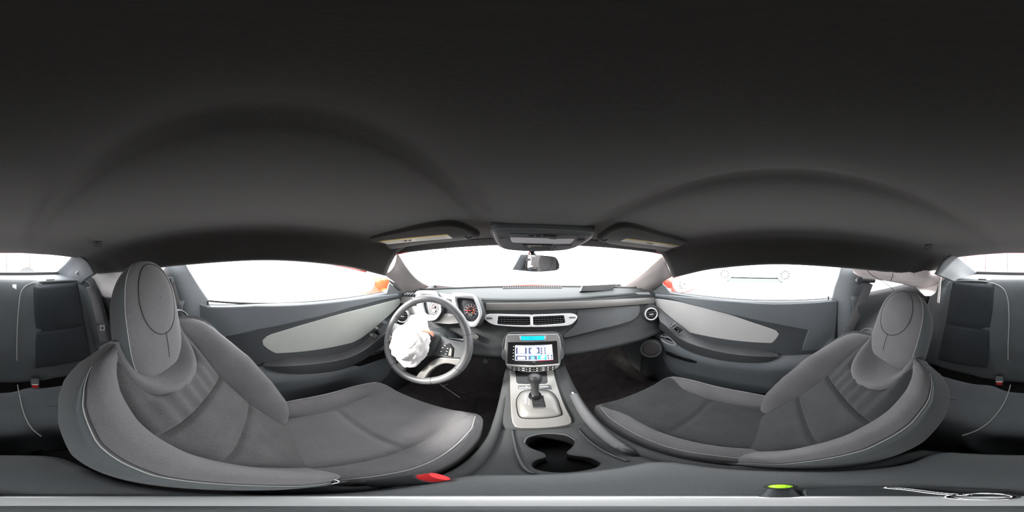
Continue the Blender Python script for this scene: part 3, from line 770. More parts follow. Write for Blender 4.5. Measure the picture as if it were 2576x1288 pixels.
for s_ in (1, -1):
    sp = [(s_ * .06, .040), (s_ * .10, .028), (s_ * .166, .030), (s_ * .170, -.030), (s_ * .11, -.042), (s_ * .055, -.050)]
    P = [Vector((a, b, 0)) for a, b in sp]
    spk = obj('spoke', M().prism([FW.pt(p.x, p.y, .006) for p in rounded(P, .008)], FW.n * -.022), PLG, sw, bevel=.005, seg=3)
    bp = [(s_ * .082, -.034), (s_ * .088, .000), (s_ * .112, .018), (s_ * .130, .002), (s_ * .134, -.033)]
    obj('button_pad', M().prism([FW.pt(p.x, p.y, .0095) for p in rounded([Vector((a, b, 0)) for a, b in bp], .004)], FW.n * -.006), GLOS, spk, bevel=.001)
    for k, (a, b) in enumerate(((.092, -.006), (.098, .004), (.090, -.022), (.110, -.004), (.110, -.016), (.108, -.027))):
        obj('button_mark', M().fbox(FW, s_ * a - .0025, s_ * a + .0025, b - .001, b + .0012, .0095, .0105), WHP, spk)
    obj('rocker', M().prism([FW.pt(p.x, p.y, .012) for p in rounded([Vector((s_ * a, b, 0)) for a, b in ((.118, -.030), (.118, .002), (.126, -.002), (.130, -.030))], .003)], FW.n * -.005), SILD, spk, bevel=.001)
    tr = [(s_ * .170, -.034), (s_ * .170, -.060), (s_ * .125, -.062), (s_ * .098, -.076), (s_ * .072, -.112), (s_ * .058, -.162), (s_ * .030, -.172), (s_ * .036, -.130), (s_ * .060, -.080), (s_ * .085, -.050), (s_ * .12, -.040)]
    ab_ = cr([(a, b, 0) for a, b in tr], 44, True)
    obj('lower_spoke', M().prism([FW.pt(p.x, p.y, .008) for p in ab_], FW.n * -.02), SILD, sw, bevel=.004, seg=3, label='satin silver lower spoke')
# burst airbag hanging out of the hub
rng = random.Random(5)
def lump(v):
    p = Vector(v) * 1.7
    k = 1 + .24 * noise.noise(p * .9 + Vector((3, 1, 0))) + .13 * noise.noise(p * 1.9) + .035 * noise.noise(p * 4.3)
    k += .10 * abs(noise.noise(p * 1.7 + Vector((7, 0, 2)))) - .03
    return k
R = Matrix((FW.r, FW.u, FW.n)).transposed()
ca = FW.pt(-.018, -.022, .040)
ab_m = M().ball(ca, .077, .087, .046, 44, 64, R, lump)
bag = obj('airbag', ab_m, CLOTH, sw, angle=180, label='burst white airbag cloth')
for k in range(5):
    a0 = rng.uniform(0, 6.28)
    P = []
    for i in range(10):
        t = a0 + i * .16; rr_ = .35 + .05 * i
        v = Vector((math.sin(rr_) * math.cos(t), math.sin(rr_) * math.sin(t), math.cos(rr_)))
        kk = lump(v); P.append(ca + R @ Vector((v.x * .077 * kk, v.y * .087 * kk, v.z * .046 * kk + .001)))
    obj('fold', M().tube(P, [.001 + .004 * math.sin(PI * i / 9) for i in range(10)], 6), CLOTH, bag, angle=180)
flap = cr([FW.pt(.035, .050, .03), FW.pt(.015, .085, .035), FW.pt(-.03, .10, .03), FW.pt(-.07, .085, .02)], 12)
obj('torn_flap', M().grid([[p + FW.n * (.004 * math.sin(i * 1.3)) for i, p in enumerate(flap)], [p - FW.u * .04 + FW.n * (.02 + .005 * math.sin(i * 2.1)) for i, p in enumerate(flap)]]), CLOTH, bag, solid=.002, angle=180)
pf = cr([FW.see(1058, 829, .085), FW.see(1074, 830, .085), FW.see(1088, 834, .08), FW.see(1093, 842, .075)], 12); pg = cr([FW.see(1062, 833, .083), FW.see(1074, 836, .082), FW.see(1084, 841, .078), FW.see(1091, 847, .07)], 12)
obj('scorched_fold', M().grid([pf, [a_.lerp(b_, .5) + FW.n * .004 for a_, b_ in zip(pf, pg)], pg]), PEACH, bag, solid=.002, angle=180, label='orange tinted fold of cloth')
# column shroud, stalks, ignition
col_ = thing('steering_column', 'black steering column shroud with two stalks behind the wheel', 'steering column', V(-.39, .58, -.38))
obj('shroud', M().loft([[FW.pt(.062 * math.cos(t) * k, .052 * math.sin(t) * k - .006, h) for t in [2 * PI * i / 24 for i in range(24)]] for k, h in ((.9, -.03), (1.15, -.05), (1.2, -.14), (1.15, -.2))]), PLA, col_, angle=180)
for s_ in (1, -1):
    st = [FW.pt(s_ * .06, .02, -.07), FW.pt(s_ * .12, .028, -.07), FW.pt(s_ * .165, .034, -.066)]
    obj('stalk', M().tube(cr(st, 10), [.006] * 6 + [.008] * 4, 10), PLA, col_, angle=180)
ig = ar(1196, 849, .66); gd = Vector((.42, -.86, .28)).normalized()
tag(obj('ignition_lock', M().lathe([(.0, .004), (.008, .004), (.0095, .002), (.0095, -.0), (.0125, -.001), (.013, -.02), (.0135, -.07)], ig, gd, 28), SILD, None), 'round silver ignition lock right of the steering wheel', 'ignition lock')

# ------------------------------------------------------------------ centre stack with touch screen
FS = Frame(V(0, .627, -.424), (1, -.025, 0), (0, .447, .894))
stk = thing('infotainment_unit', 'silver framed touch screen radio below the centre vent', 'car stereo', FS.P)
ol = [(1270, 862), (1272, 848), (1277, 842), (1284, 840.5), (1342, 839.5), (1398, 839), (1404, 841), (1409, 849), (1412, 866), (1414, 884), (1412, 905), (1408, 920), (1402, 927), (1390, 931), (1365, 935), (1340, 936.5), (1312, 935), (1288, 931), (1277, 926), (1271, 915), (1268, 890)]
obj('bezel', M().prism([FS.pt(p.x, p.y, .0) for p in cr([Vector((*FS.ab(*q), 0)) for q in ol], 80, True)], FS.n * -.03), SIL, stk, bevel=.004, seg=3, label='satin silver frame')
for pts in ([(1270, 880), (1264, 882), (1261, 890), (1261, 898), (1264, 904), (1271, 905)], [(1413, 876), (1417, 880), (1419, 889), (1417, 899), (1411, 905), (1409, 900)]):
    obj('volume_knob', M().prism([FS.pt(p.x, p.y, .004) for p in cr([Vector((*FS.ab(*q), 0)) for q in pts], 24, True)], FS.n * -.028), PLG, stk, bevel=.004, seg=3)
scr = obj('screen_panel', plate_px(FS, [(1278, 860.5), (1310, 860), (1360, 859), (1400.5, 857), (1404.5, 913.5), (1340, 918), (1276.5, 914.5)], .002, h=.005, d=-.008), GLOS, stk, bevel=.001)
obj('screen_lip', plate_px(FS, [(1275, 915), (1340, 919), (1406, 914), (1408, 917), (1342, 922), (1274, 918.5)], .001, h=.003, d=-.004), SILB, stk, bevel=.001)
# screen picture, laid out in its own 0..1 square
c00, c10, c11, c01 = [FS.ab(*q) for q in ((1295.5, 906.5), (1391, 904.5), (1388, 866.5), (1296, 868.5))]
def sc(u, v):
    return (c00[0] * (1 - u) * (1 - v) + c10[0] * u * (1 - v) + c11[0] * u * v + c01[0] * (1 - u) * v,
            c00[1] * (1 - u) * (1 - v) + c10[1] * u * (1 - v) + c11[1] * u * v + c01[1] * (1 - u) * v)
def tile(nm, u0, u1, v0, v1, mt, lv, parent=None, round_=0):
    P = [Vector((*sc(u, v), 0)) for u, v in ((u0, v0), (u1, v0), (u1, v1), (u0, v1))]
    if round_: P = rounded(P, round_)
    return obj(nm, M().prism([FS.pt(p.x, p.y, .0052 + .0003 * lv) for p in P], FS.n * -.0003), mt, parent or scr)
def disc(nm, u, v, ru, rv, mt, lv):
    return obj(nm, M().prism([FS.pt(*sc(u + ru * math.cos(2 * PI * k / 24), v + rv * math.sin(2 * PI * k / 24)), .0052 + .0003 * lv) for k in range(24)], FS.n * -.0003), mt, scr)
tile('display', 0, 1, 0, 1, SCRW, 0)
tile('status_bar', .22, .87, .90, .985, SCRL, 1)
tile('menu_tile', .02, .315, .40, .86, SCRD, 1); tile('menu_tile', .36, .66, .40, .86, SCRD, 1)
tile('menu_tile', .02, .315, .03, .33, SCRD, 1); tile('menu_tile', .355, .58, .03, .33, SCRD, 1)
tile('menu_tile', .60, .83, .02, .36, SCRC, 1)
for k in range(3): tile('menu_tile', .68, .82, .41 + .155 * k, .53 + .155 * k, SCRD, 1)
for k in range(2): tile('menu_tile', .855, .985, .06 + .155 * k, .19 + .155 * k, SCRD, 1)
tile('title_strip', .03, .31, .405, .47, SCRL, 2); tile('title_strip', .37, .65, .405, .47, SCRL, 2)
tile('icon', .07, .265, .50, .83, SCRW, 2, None, .003)
disc('icon', .51, .645, .105, .20, SCRW, 2)
tile('icon', .07, .265, .075, .26, SCRW, 2, None, .001); tile('icon', .085, .1, .12, .15, INK, 3); tile('icon', .19, .205, .20, .22, INK, 3)
disc('icon', .465, .20, .06, .105, SCRC, 2); disc('icon', .465, .19, .03, .05, SCRW, 3)
disc('icon', .725, .215, .055, .10, SCRW, 2); tile('icon', .73, .79, .21, .33, SCRW, 2)
for k in range(3): disc('icon', .755, .47 + .155 * k, .030, .045, SCRW, 2)
tile('icon', .895, .95, .085, .165, SCRW, 2); disc('icon', .92, .28, .03, .05, SCRW, 2)
tile('caption', .08, .25, .42, .455, SCRW, 3); tile('caption', .47, .55, .42, .455, SCRW, 3)
tile('caption', .39, .54, .035, .075, SCRW, 3); tile('caption', .64, .78, .035, .075, SCRW, 3)
tile('colour_edge', .60, 1.0, -.012, .02, SCRR, 3)
for k in range(5):
    px, py = (1292 - .25 * k, 872.2 + 7.95 * k)
    obj('touch_light', M().ball(FS.see(px, py, .0055), .0021, .0019, .0016, 6, 10), LEDG, scr)
text('maker_mark', 'JVC', FS, *FS.ab(1343, 910), .0056, .004, SIL, scr) if False else None
obj('maker_mark', plate_px(FS, [(1339.5, 909.3), (1347, 909.2), (1347, 910.8), (1339.5, 911)], 0, h=.0056, d=-.0005), SIL, scr)
# clock display
obj('clock_display', plate_px(FS, [(1310, 846), (1369, 845), (1370, 855), (1310.5, 855.5)], .001, h=.0015, d=-.004), CYAN, stk)
for pts in ([(1306, 844.5), (1310, 846), (1310.5, 855.5), (1308.5, 856)], [(1369, 845), (1373, 843.5), (1373.5, 850), (1371.5, 854.5), (1370, 855)]):
    obj('clock_end', plate_px(FS, pts, 0, h=.003, d=-.005), SILB, stk)
Fd = Frame(FS.see(1338, 850.5, .0018), FS.r, FS.u)
text('clock_digit', '-:J  -', Fd, .0, .0, .0002, .011, INK, stk)
# climate buttons, two rows of eight, white symbols
bx0, bx1 = 1286, 1396
cols = [(1287.5, 1298.5), (1300, 1310), (1311.5, 1322), (1325, 1341), (1343, 1359), (1361, 1372.5), (1373.5, 1383), (1385, 1395.5)]
for r_ in range(2):
    for k, (x0, x1) in enumerate(cols):
        f = ((x0 + x1) / 2 - 1341) / 55
        yc = (926.2 if r_ == 0 else 931.6) - 2.6 * f * f * (.6 + .5 * (f > 0)) - .7 * max(0, f)
        hh = 2.3 if r_ == 0 else 2.0
        b_ = obj('button', plate_px(FS, [(x0, yc - hh), (x1, yc - hh - .25 * f), (x1, yc + hh - .25 * f), (x0, yc + hh)], .0008, h=.0035, d=-.006), GLOS, stk, bevel=.0006, seg=1)
        cx_ = (x0 + x1) / 2
        if k in (0, 1): sym = [(cx_ - 3, yc), (cx_ + 1, yc + 1), (cx_ + 3, yc - 1), (cx_ + 1, yc - .2)]
        elif k in (2, 5): sym = [(cx_ - 3.5, yc - .8), (cx_ + 3, yc - .8), (cx_ + 3, yc + .9), (cx_ - 3.5, yc + .6)]
        elif k in (3, 4): sym = [(cx_, yc - 1.6), (cx_ + 2, yc + 1.2), (cx_ - 2, yc + 1.2)]
        else: sym = [(cx_ - 1.8, yc), (cx_, yc - 1.5), (cx_ + 1.8, yc), (cx_, yc + 1.5)]
        obj('button_symbol', plate_px(FS, sym, 0, h=.0041, d=-.0005), WHP, b_)

# ------------------------------------------------------------------ centre console
con = thing('centre_console', 'long black centre console with cup holders, gear selector plate and padded armrest', 'console', V(0, .2, -.94))
zd = lambda y: lin([(-.4, -.93), (-.26, -.80), (-.20, -.68), (.1, -.628), (.36, -.620), (.62, -.545), (.95, -.50)], y)
ys = [-.36, -.26, -.2, -.12, 0, .12, .25, .36, .48, .62, .80, 1.0]
for s_, xi, xo in ((-1, .092, .116), (1, .100, .128)):
    rws = []
    for dx, dz in ((-.004, -.012), (.0, -.002), (.008, .006), (.016, .004), (.0, 0), (.0, 0)):
        pass
    prof_ = [(xi, -.010), (xi + .003, -.001), (xi + .010, .006), (xo - .004, .004), (xo, -.012), (xo + .006, -.12), (xo + .012, -.40)]
    for x_, dz in prof_:
        rws.append([V(s_ * x_, y, max(-.952, zd(y) + dz)) for y in ys])
    obj('side_wall', M().grid(surf(rws, 26, 50)), PLAD, con, solid=.004, soff=0, angle=180)
FD = Frame(V(0, .22, -.630), (1, 0, 0), (0, 1, 0))
cup = [(1322, 1113), (1331, 1102), (1357, 1094), (1389, 1092.5), (1423, 1097), (1443, 1107.5), (1444, 1118), (1436, 1128.5), (1426, 1138), (1431, 1144), (1452, 1148), (1483, 1152), (1507, 1163), (1510, 1169), (1497, 1178), (1462, 1185), (1423, 1189), (1384, 1188), (1352, 1182), (1338, 1173), (1342, 1163), (1357, 1155), (1373, 1151), (1371, 1143), (1363, 1138), (1342, 1131), (1326, 1120.6)]
ca_ = [FD.ab(*p) for p in cup]
ca_ = [(p.x, p.y) for p in cr([(a, b, 0) for a, b in ca_], 120, True)]
cc = ((FD.ab(1373, 1147)[0] + FD.ab(1428, 1141)[0]) / 2, (FD.ab(1373, 1147)[1] + FD.ab(1428, 1141)[1]) / 2)
oq = [(-.097, .165), (.105, .165), (.105, -.13), (-.097, -.13)]
O = radial(oq, cc, 128); I = radial(ca_, cc, 128)
lerp2 = lambda A, B, t: [(a[0] + (b[0] - a[0]) * t, a[1] + (b[1] - a[1]) * t) for a, b in zip(A, B)]
I1 = [(cc[0] + (a - cc[0]) * 1.05, cc[1] + (b - cc[1]) * 1.05) for a, b in I]
obj('cup_deck', M().grid([[FD.pt(a, b, .0) for a, b in O], [FD.pt(a, b, .004) for a, b in lerp2(I1, O, .35)], [FD.pt(a, b, .005) for a, b in I1], [FD.pt(a, b, .002) for a, b in I]], cv=True), PLAD, con, angle=180)
ins_ = lambda k: [(cc[0] + (a - cc[0]) * k, cc[1] + (b - cc[1]) * k) for a, b in I]
obj('cup_holder', M().grid([[FD.pt(a, b, .001) for a, b in I], [FD.pt(a, b, -.02) for a, b in ins_(.985)], [FD.pt(a, b, -.07) for a, b in ins_(.93)], [FD.pt(a, b, -.072) for a, b in ins_(.5)], [FD.pt(a, b, -.072) for a, b in ins_(.01)]], cv=True), BLK, con, angle=60, label='twin black cup holder well')
rp = [(1336, 1108), (1350, 1098), (1389, 1090.5), (1425, 1095), (1446, 1106)]
obj('cup_lip', M().tube(cr([FD.see(*p, .005) for p in [(1319, 1114), (1326, 1101), (1355, 1092), (1389, 1090), (1425, 1094), (1448, 1108)]], 40), .0018, 8), PLG, con, angle=180)
for pts in ([(1288, 1082), (1293, 1110), (1304, 1150), (1322, 1180), (1345, 1192)], [(1455, 1080), (1478, 1105), (1530, 1140), (1580, 1160)]):
    obj('deck_ridge', M().tube(cr([FD.see(*p, .006) for p in pts], 24), .003, 8), PLA, con, angle=180)
# deck under the selector plate
obj('front_deck', M().grid(surf([[V(x, y, zz) for x in (-.112, -.09, 0, .098, .124)] for y, zz in ((.345, -.632), (.365, -.622), (.48, -.582), (.60, -.541), (.70, -.51), (.95, -.50))], 20, 12)), PLAD, con, solid=.004, soff=0, angle=180)
# selector plate
FP = Frame(V(0, .365, -.612), (1, 0, 0), (0, .235, .082))
pl = [(1281.5, 932), (1284, 1000), (1285, 1026), (1286, 1048), (1289, 1063), (1296, 1074), (1313, 1077), (1366, 1076.5), (1410, 1072.5), (1432, 1068), (1439, 1063), (1437, 1052), (1418, 1015), (1402.6, 973), (1391, 930)]
obj('selector_plate', plate_px(FP, pl, .004, h=.004, d=-.02), SILD, con, bevel=.006, seg=4, label='satin grey selector plate')
obj('pocket', plate_px(FP, [(1296, 934), (1375, 934), (1377.5, 963), (1373, 966), (1304, 966), (1299.6, 964)], .004, h=.0055, d=-.004), GLOS, con, bevel=.001)
pd = [(1296, 934), (1291, 966), (1299, 967)]
bz = [(1301, 1013), (1303.5, 1002), (1313, 988.6), (1329, 984), (1348, 983), (1366, 983), (1385, 988.6), (1399, 1004.5), (1406.5, 1025.6), (1411, 1041), (1405, 1045.5), (1379, 1050), (1339, 1052), (1315.5, 1050.7), (1307, 1044), (1303, 1030)]
bb = cr([Vector((*FP.ab(*q), 0)) for q in bz], 60, True); bc = sum(bb, Vector()) / 60
bez = obj('selector_bezel', M().loft([[FP.pt(bc.x + (p.x - bc.x) * k, bc.y + (p.y - bc.y) * k, h) for p in bb] for k, h in ((1.04, .001), (1.0, .009), (.96, .012), (.86, .017), (.6, .0215), (.3, .0225))]), SILD, con, angle=180, label='domed satin silver selector surround')
obj('bezel_gap', M().ring([FP.pt(bc.x + (p.x - bc.x) * 1.065, bc.y + (p.y - bc.y) * 1.065, .0052) for p in bb], [FP.pt(bc.x + (p.x - bc.x) * 1.02, bc.y + (p.y - bc.y) * 1.02, .0052) for p in bb], FP.n * -.002), GLOS, con)
slot = [(1336.6, 1000), (1365.6, 1000), (1372, 1028), (1340.5, 1029)]
sl_ = obj('selector_slot', plate_px(FP, slot, .001, h=.0235, d=-.004), GLOS, bez)
for k in range(8):
    t = (k + .5) / 8
    l = FP.see(slot[0][0] + (slot[3][0] - slot[0][0]) * t + 2, slot[0][1] + (slot[3][1] - slot[0][1]) * t, .024); r = FP.see(slot[1][0] + (slot[2][0] - slot[1][0]) * t - 1, slot[1][1] + (slot[2][1] - slot[1][1]) * t, .024)
    obj('slot_slat', M().tube([l, r], (.0008, .0022), 6, up=FP.n), PLG, bez)
for k, y in enumerate((997, 1004, 1008.5, 1013, 1017.5)):
    obj('gear_light', plate_px(FP, [(1319, y - .9), (1325, y - .9), (1325.2, y + 1), (1319, y + 1)], .0008, h=.0225, d=-.002), WHM, bez)
    Fg = Frame(FP.see(1331, y, .0225), FP.r, FP.u)
    text('gear_letter', 'PRNDM'[k], Fg, 0, 0, .0002, .0065, WHP, bez)
bp_ = obj('switch_bar', plate_px(FP, [(1303, 972), (1306, 970), (1382, 969), (1386, 972), (1388, 979.5), (1360, 980), (1303, 979)], .002, h=.006, d=-.004), PLG, con, bevel=.001)
obj('switch_trim', plate_px(FP, [(1306, 976.3), (1336, 976.3), (1336, 978), (1306, 978)], 0, h=.0066, d=-.001), SILB, bp_)
obj('switch_trim', plate_px(FP, [(1359, 973.8), (1379, 973.3), (1379, 974.7), (1359, 975.2)], 0, h=.0066, d=-.001), SILB, bp_)
obj('switch_light', plate_px(FP, [(1323, 973), (1326, 973), (1326, 975), (1323, 975)], 0, h=.0066, d=-.001), WHM, bp_)
obj('stack_body', M().loft([[V(x, y, z) for x, z in ((-.085 * k, a), (.085 * k, a), (.10 * k, b), (-.10 * k, b))] for y, a, b, k in ((.672, -.41, -.545, 1), (.74, -.36, -.60, 1.1), (1.0, -.36, -.70, 1.15))]), PLA, con)
# armrest lid
lid = [(-.106, -.19), (-.108, 0), (-.104, .085), (-.094, .118), (-.06, .132), (.06, .132), (.085, .122), (.098, .095), (.098, 0), (.086, -.06), (.074, -.12), (.06, -.19)]
lc = cr([(a, b, 0) for a, b in lid], 72, True); l0 = Vector((0, -.03, 0))
lz = lambda k, z: [V(l0.x + (p.x - l0.x) * k, l0.y + (p.y - l0.y) * (1 - (1 - k) * .6), z) for p in lc]
obj('armrest_lid', M().loft([lz(.97, -.632), lz(1.0, -.620), lz(1.0, -.585), lz(.985, -.566), lz(.94, -.553), lz(.86, -.549), lz(.5, -.547)]), PLG, con, angle=180, label='padded charcoal armrest lid')
obj('lid_seam', M().tube([p + Vector((0, 0, 0)) for p in lz(1.003, -.622)], .0018, 6, closed=True), RUB, con)
obj('latch', M().loft([[V(x, y, -.60 + dz) for x, y in ((.062, -.075), (.082, -.055), (.075, -.105), (.06, -.11))] for dz in (0, .012)]), PLA, con, bevel=.003)
# gear lever
kb = ar(1345, 953, .487); bs = FP.see(1346, 998, .022)
gl_ = thing('gear_lever', 'round knobbed black leather gear selector on the satin grey plate', 'gear lever', bs)
ax_ = (kb - bs).normalized()
L_ = (kb - bs).length
obj('shaft', M().lathe([(.016, 0), (.0165, .012), (.0125, .018), (.0118, L_ * .5), (.0128, L_ * .68), (.019, L_ * .86)], bs, ax_, 28), LEA, gl_, angle=180)
obj('knob', M().lathe([(.0165, L_ - .020), (.0205, L_ - .011), (.0225, L_), (.0215, L_ + .009), (.017, L_ + .016), (.010, L_ + .0205), (.0, L_ + .022)], bs, ax_, 32), LEA, gl_, angle=180)
obj('collar', M().lathe([(.019, -.004), (.020, .004), (.0175, .016), (.0155, .018)], bs, ax_, 28), GLOS, gl_, angle=180)
# hand brake
hb = thing('handbrake', 'grey grip handbrake lever on the passenger side of the console', 'handbrake', V(.11, .24, -.60))
A_, B_ = ar(1443, 993, .487), ar(1556, 1119, .262)
pp = cr([A_, A_.lerp(B_, .35) + Vector((0, 0, -.004)), A_.lerp(B_, .7) + Vector((0, 0, -.004)), B_ + Vector((0, -.01, -.012))], 24)
obj('grip', M().tube(pp, [(lin([(0, .0125), (.5, .0140), (1, .011)], i / 23), lin([(0, .0135), (.4, .0165), (.8, .014), (1, .008)], i / 23)) for i in range(24)], 18), GRIP, hb, angle=180)
dh = (pp[0] - pp[1]).normalized()
obj('release_button', M().lathe([(.0, .012), (.006, .012), (.0068, .010), (.0068, -.004)], pp[0], dh, 18), CHR, hb)
obj('pivot_boot', M().tube([pp[-2], pp[-1] + Vector((.004, -.03, -.02))], (.012, .010), 12), PLA, hb, angle=180)
# ------------------------------------------------------------------ front seats
def per_seg(pts, k):
    P = [Vector(p) for p in pts]; m = len(P); out = []
    for i in range(m):
        p0, p1, p2, p3 = P[i - 1], P[i], P[(i + 1) % m], P[(i + 2) % m]
        for q in range(k):
            t = q / k
            out.append(0.5 * ((2 * p1) + (p2 - p0) * t + (2 * p0 - 5 * p1 + 4 * p2 - p3) * t * t + (3 * p1 - p0 - 3 * p2 + p3) * t ** 3))
    return out
def front_seat(name, label, cx, bY, bZ, ang, W0, cush, hr, side):
    """side: -1 driver (console to the seat's right), +1 passenger."""
    t = thing(name, label, 'car seat', V(cx, .1, -.94))
    a = math.radians(ang); u = Vector((0, -math.sin(a), math.cos(a))); n = Vector((0, math.cos(a), math.sin(a)))
    O_ = V(cx, bY, bZ)
    P = lambda x, s, h: O_ + Vector((x, 0, 0)) + u * s + n * h
    Wt = [(0, .165), (.06, .182), (.15, .208), (.30, .222), (.40, .220), (.47, .210), (.505, .196), (.53, .176), (.545, .155), (.553, .130)]
    Bt = [(0, .004), (.04, .036), (.09, .060), (.2, .080), (.33, .083), (.42, .062), (.50, .040), (.54, .018), (.553, .006)]
    Tt = [(0, .105), (.2, .115), (.4, .105), (.50, .085), (.553, .05)]
    def sst(x, a, b_):
        q = max(0, min(1, (x - a) / (b_ - a))); return q * q * (3 - 2 * q)
    notch = lambda x, s: .085 * sst(s, .40, .475) * (1 - sst(abs(x), .062, .098))
    rings = []
    for i in range(34):
        s = .552 * i / 33; W = lin(Wt, s) * W0; b = lin(Bt, s); th = lin(Tt, s); e = .012
        pts = [(-1, -.02), (-1.0, .02 + b * .25), (-.955, b * .72), (-.86, b), (-.75, b * .86), (-.66, b * .45), (-.60, .0), (-.55, -.022), (-.3, -.024), (0, -.024),
               (.3, -.024), (.55, -.022), (.60, .0), (.66, b * .45), (.75, b * .86), (.86, b), (.955, b * .72), (1.0, .02 + b * .25), (1, -.02),
               (.97, -th * .6), (.86, -th * .95), (.5, -th), (0, -th * 1.02), (-.5, -th), (-.86, -th * .95), (-.97, -th * .6)]
        rings.append([P(p.x, s, p.y - notch(p.x, s)) for p in per_seg([(f * W, h, 0) for f, h in pts], 4)])
    R3 = rings
    # rounded top
    last = R3[-1]; c = sum(last, Vector()) / len(last)
    for k, up in ((.8, .008), (.45, .014)):
        R3.append([c + (p - c) * k + u * up for p in last])
    br = obj('backrest', M().loft(R3), FAB, t, angle=180)
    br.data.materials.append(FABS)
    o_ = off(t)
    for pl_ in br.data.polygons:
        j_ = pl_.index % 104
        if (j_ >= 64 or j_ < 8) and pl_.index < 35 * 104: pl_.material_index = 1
    # centre panel with two cross seams
    rws = []
    for i in range(110):
        s = .015 + .522 * i / 109; row = []
        W = lin(Wt, s) * W0 * .605
        g = sum(math.exp(-((s - q) / .0055) ** 2) for q in (.175, .32)) * .023
        pil = .008 * max(0, math.sin(PI * min(1, max(0, (s - (.0 if s < .175 else .175 if s < .32 else .32)) / (.175 if s < .175 else .145 if s < .32 else .18)))))
        for j in range(41):
            f = -1 + j / 20
            e_ = max(0, 1 - abs(f) ** 8)
            h = (.006 + pil) * e_ - .006 * (1 - e_) - g * e_
            if s > .335: h += .0024 * math.sin(f * 22) * e_
            row.append(P(f * W, s, h - notch(f * W, s)))
        rws.append(row)
    obj('backrest_panel', M().grid(rws), FABD if side > 0 else FABM, t, angle=180, label='darker ribbed centre panel')
    # rolled U-shaped collar under the head restraint
    rws = []
    for k, h in ((1.10, .004), (1.04, .014), (.98, .017), (.90, .012), (.78, -.004), (.62, -.030), (.40, -.050), (.02, -.058)):
        row = []
        for q in range(31):
            an = -.22 + (PI + .44) * q / 30; sn_ = math.sin(an)
            row.append(P(.098 * k * math.cos(an), .528 - .125 * k * math.copysign(abs(sn_) ** .8, sn_), h - .010 * abs(math.cos(an)) ** 6))
        rws.append(row)
    obj('collar', M().grid(rws), FAB, t, angle=180)
    # stitched seams along both bolsters
    for sgn in (-1, 1):
        for f, dh in ((.943, .0013), (.955, .0012)):
            pts = []
            for i in range(40):
                s = .02 + .52 * i / 39; W = lin(Wt, s) * W0; b = lin(Bt, s)
                h = b * (1 - ((f - .86) / .095) * .28) + dh
                pts.append(P(sgn * f * W, s, h))
            obj('seam', M().tube(pts, .0009, 5), PIPE if f > .95 else RUB, t)
    # head restraint
    s0, s1, hw, hd, hn, lean = hr
    def hshape(tt, p, q):
        u_ = abs((tt - .47) / (.53 if tt > .47 else .55))
        return max(.02, (1 - min(.999, u_) ** (p + (.9 if tt < .47 else 0)))) ** (1 / q)
    def ring(tt, k=1.0, fo=0.0):
        wv = hshape(tt, 2.8, 2.1) * hw * k
        dv = hshape(tt, 2.8, 2.2) * hd * k
        s = s0 + (s1 - s0) * tt; cn = hn + lean * tt
        out = []
        for q in range(36):
            an = 2 * PI * q / 36; cx_, sn = math.cos(an), math.sin(an)
            ex = 2 / 2.5
            out.append(P(wv * math.copysign(abs(cx_) ** ex, cx_), s, cn + dv * math.copysign(abs(sn) ** ex, sn) + fo))
        return out
    tts = [.5 - .5 * math.cos(PI * i / 40) for i in range(41)]
    hd_o = obj('head_restraint', M().loft([ring(v) for v in tts]), FAB, t, angle=180)
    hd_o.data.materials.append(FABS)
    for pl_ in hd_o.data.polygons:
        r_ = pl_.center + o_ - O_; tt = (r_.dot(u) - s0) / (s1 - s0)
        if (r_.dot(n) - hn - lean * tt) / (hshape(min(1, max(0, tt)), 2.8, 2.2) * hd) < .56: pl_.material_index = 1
    # oval face panel with a seam
    fc = []
    def face(x, tt, lift):
        wv = hshape(tt, 2.8, 2.1) * hw
        dv = hshape(tt, 2.8, 2.2) * hd
        q = min(.99, abs(x) / wv)
        yv = (1 - q ** 2.5) ** (1 / 2.5) * dv
        return P(x, s0 + (s1 - s0) * tt, hn + lean * tt + yv + lift)
    ov = [(hw * .60 * math.cos(2 * PI * k / 48) * 1.0, .64 + .295 * math.sin(2 * PI * k / 48)) for k in range(48)]
    obj('face_seam', M().tube([face(x, tt, .0002) for x, tt in ov], .0014, 5, closed=True), RUB, hd_o)
    obj('face_panel', M().grid([[face(x * k, .64 + (tt - .64) * k, .0035 * (1 - k ** 6)) for x, tt in ov] for k in (1.0, .97, .9, .7, .4, .02)], cv=True), FAB, hd_o, angle=180)
    obj('face_seam', M().tube([face(side * -.0 , .36 - .03 * i, .0003) for i in range(9)], .0009, 5), RUB, hd_o)
    sm_ = []
    for i in range(40):
        tt = .06 + .9 * i / 39
        r_ = ring(tt); sm_.append(r_[5].lerp(r_[6], .5) if False else None)
    for sgn in (-1, 1):
        idx = 3 if sgn > 0 else 15
        obj('side_seam', M().tube([ring(.03 + .94 * i / 39, 1.004)[idx] for i in range(40)], .0008, 5), PIPE, hd_o)
    for sgn in (-1, 1):
        obj('post', M().tube([P(sgn * .045, .50, -.075), P(sgn * .045, s0 + .14, hn + lean * .45)], .0055, 10), CHR, hd_o)
        obj('post_guide', M().lathe([(.013, 0), (.013, .008), (.007, .012)], P(sgn * .045, .535, -.085), u, 14), PLA, t)
    # cushion
    y0, Lc, zr, zf, Wc, bh = cush
    cq = cx + .02 * (-1 if side < 0 else 1.5)
    Q = lambda x, y, h: V(cq + x, y0 + y, zr + (zf - zr) * y / Lc + h)
    rings = []
    ts = [0, .04, .12, .25, .4, .55, .7, .82, .9, .95, .98, 1.0]
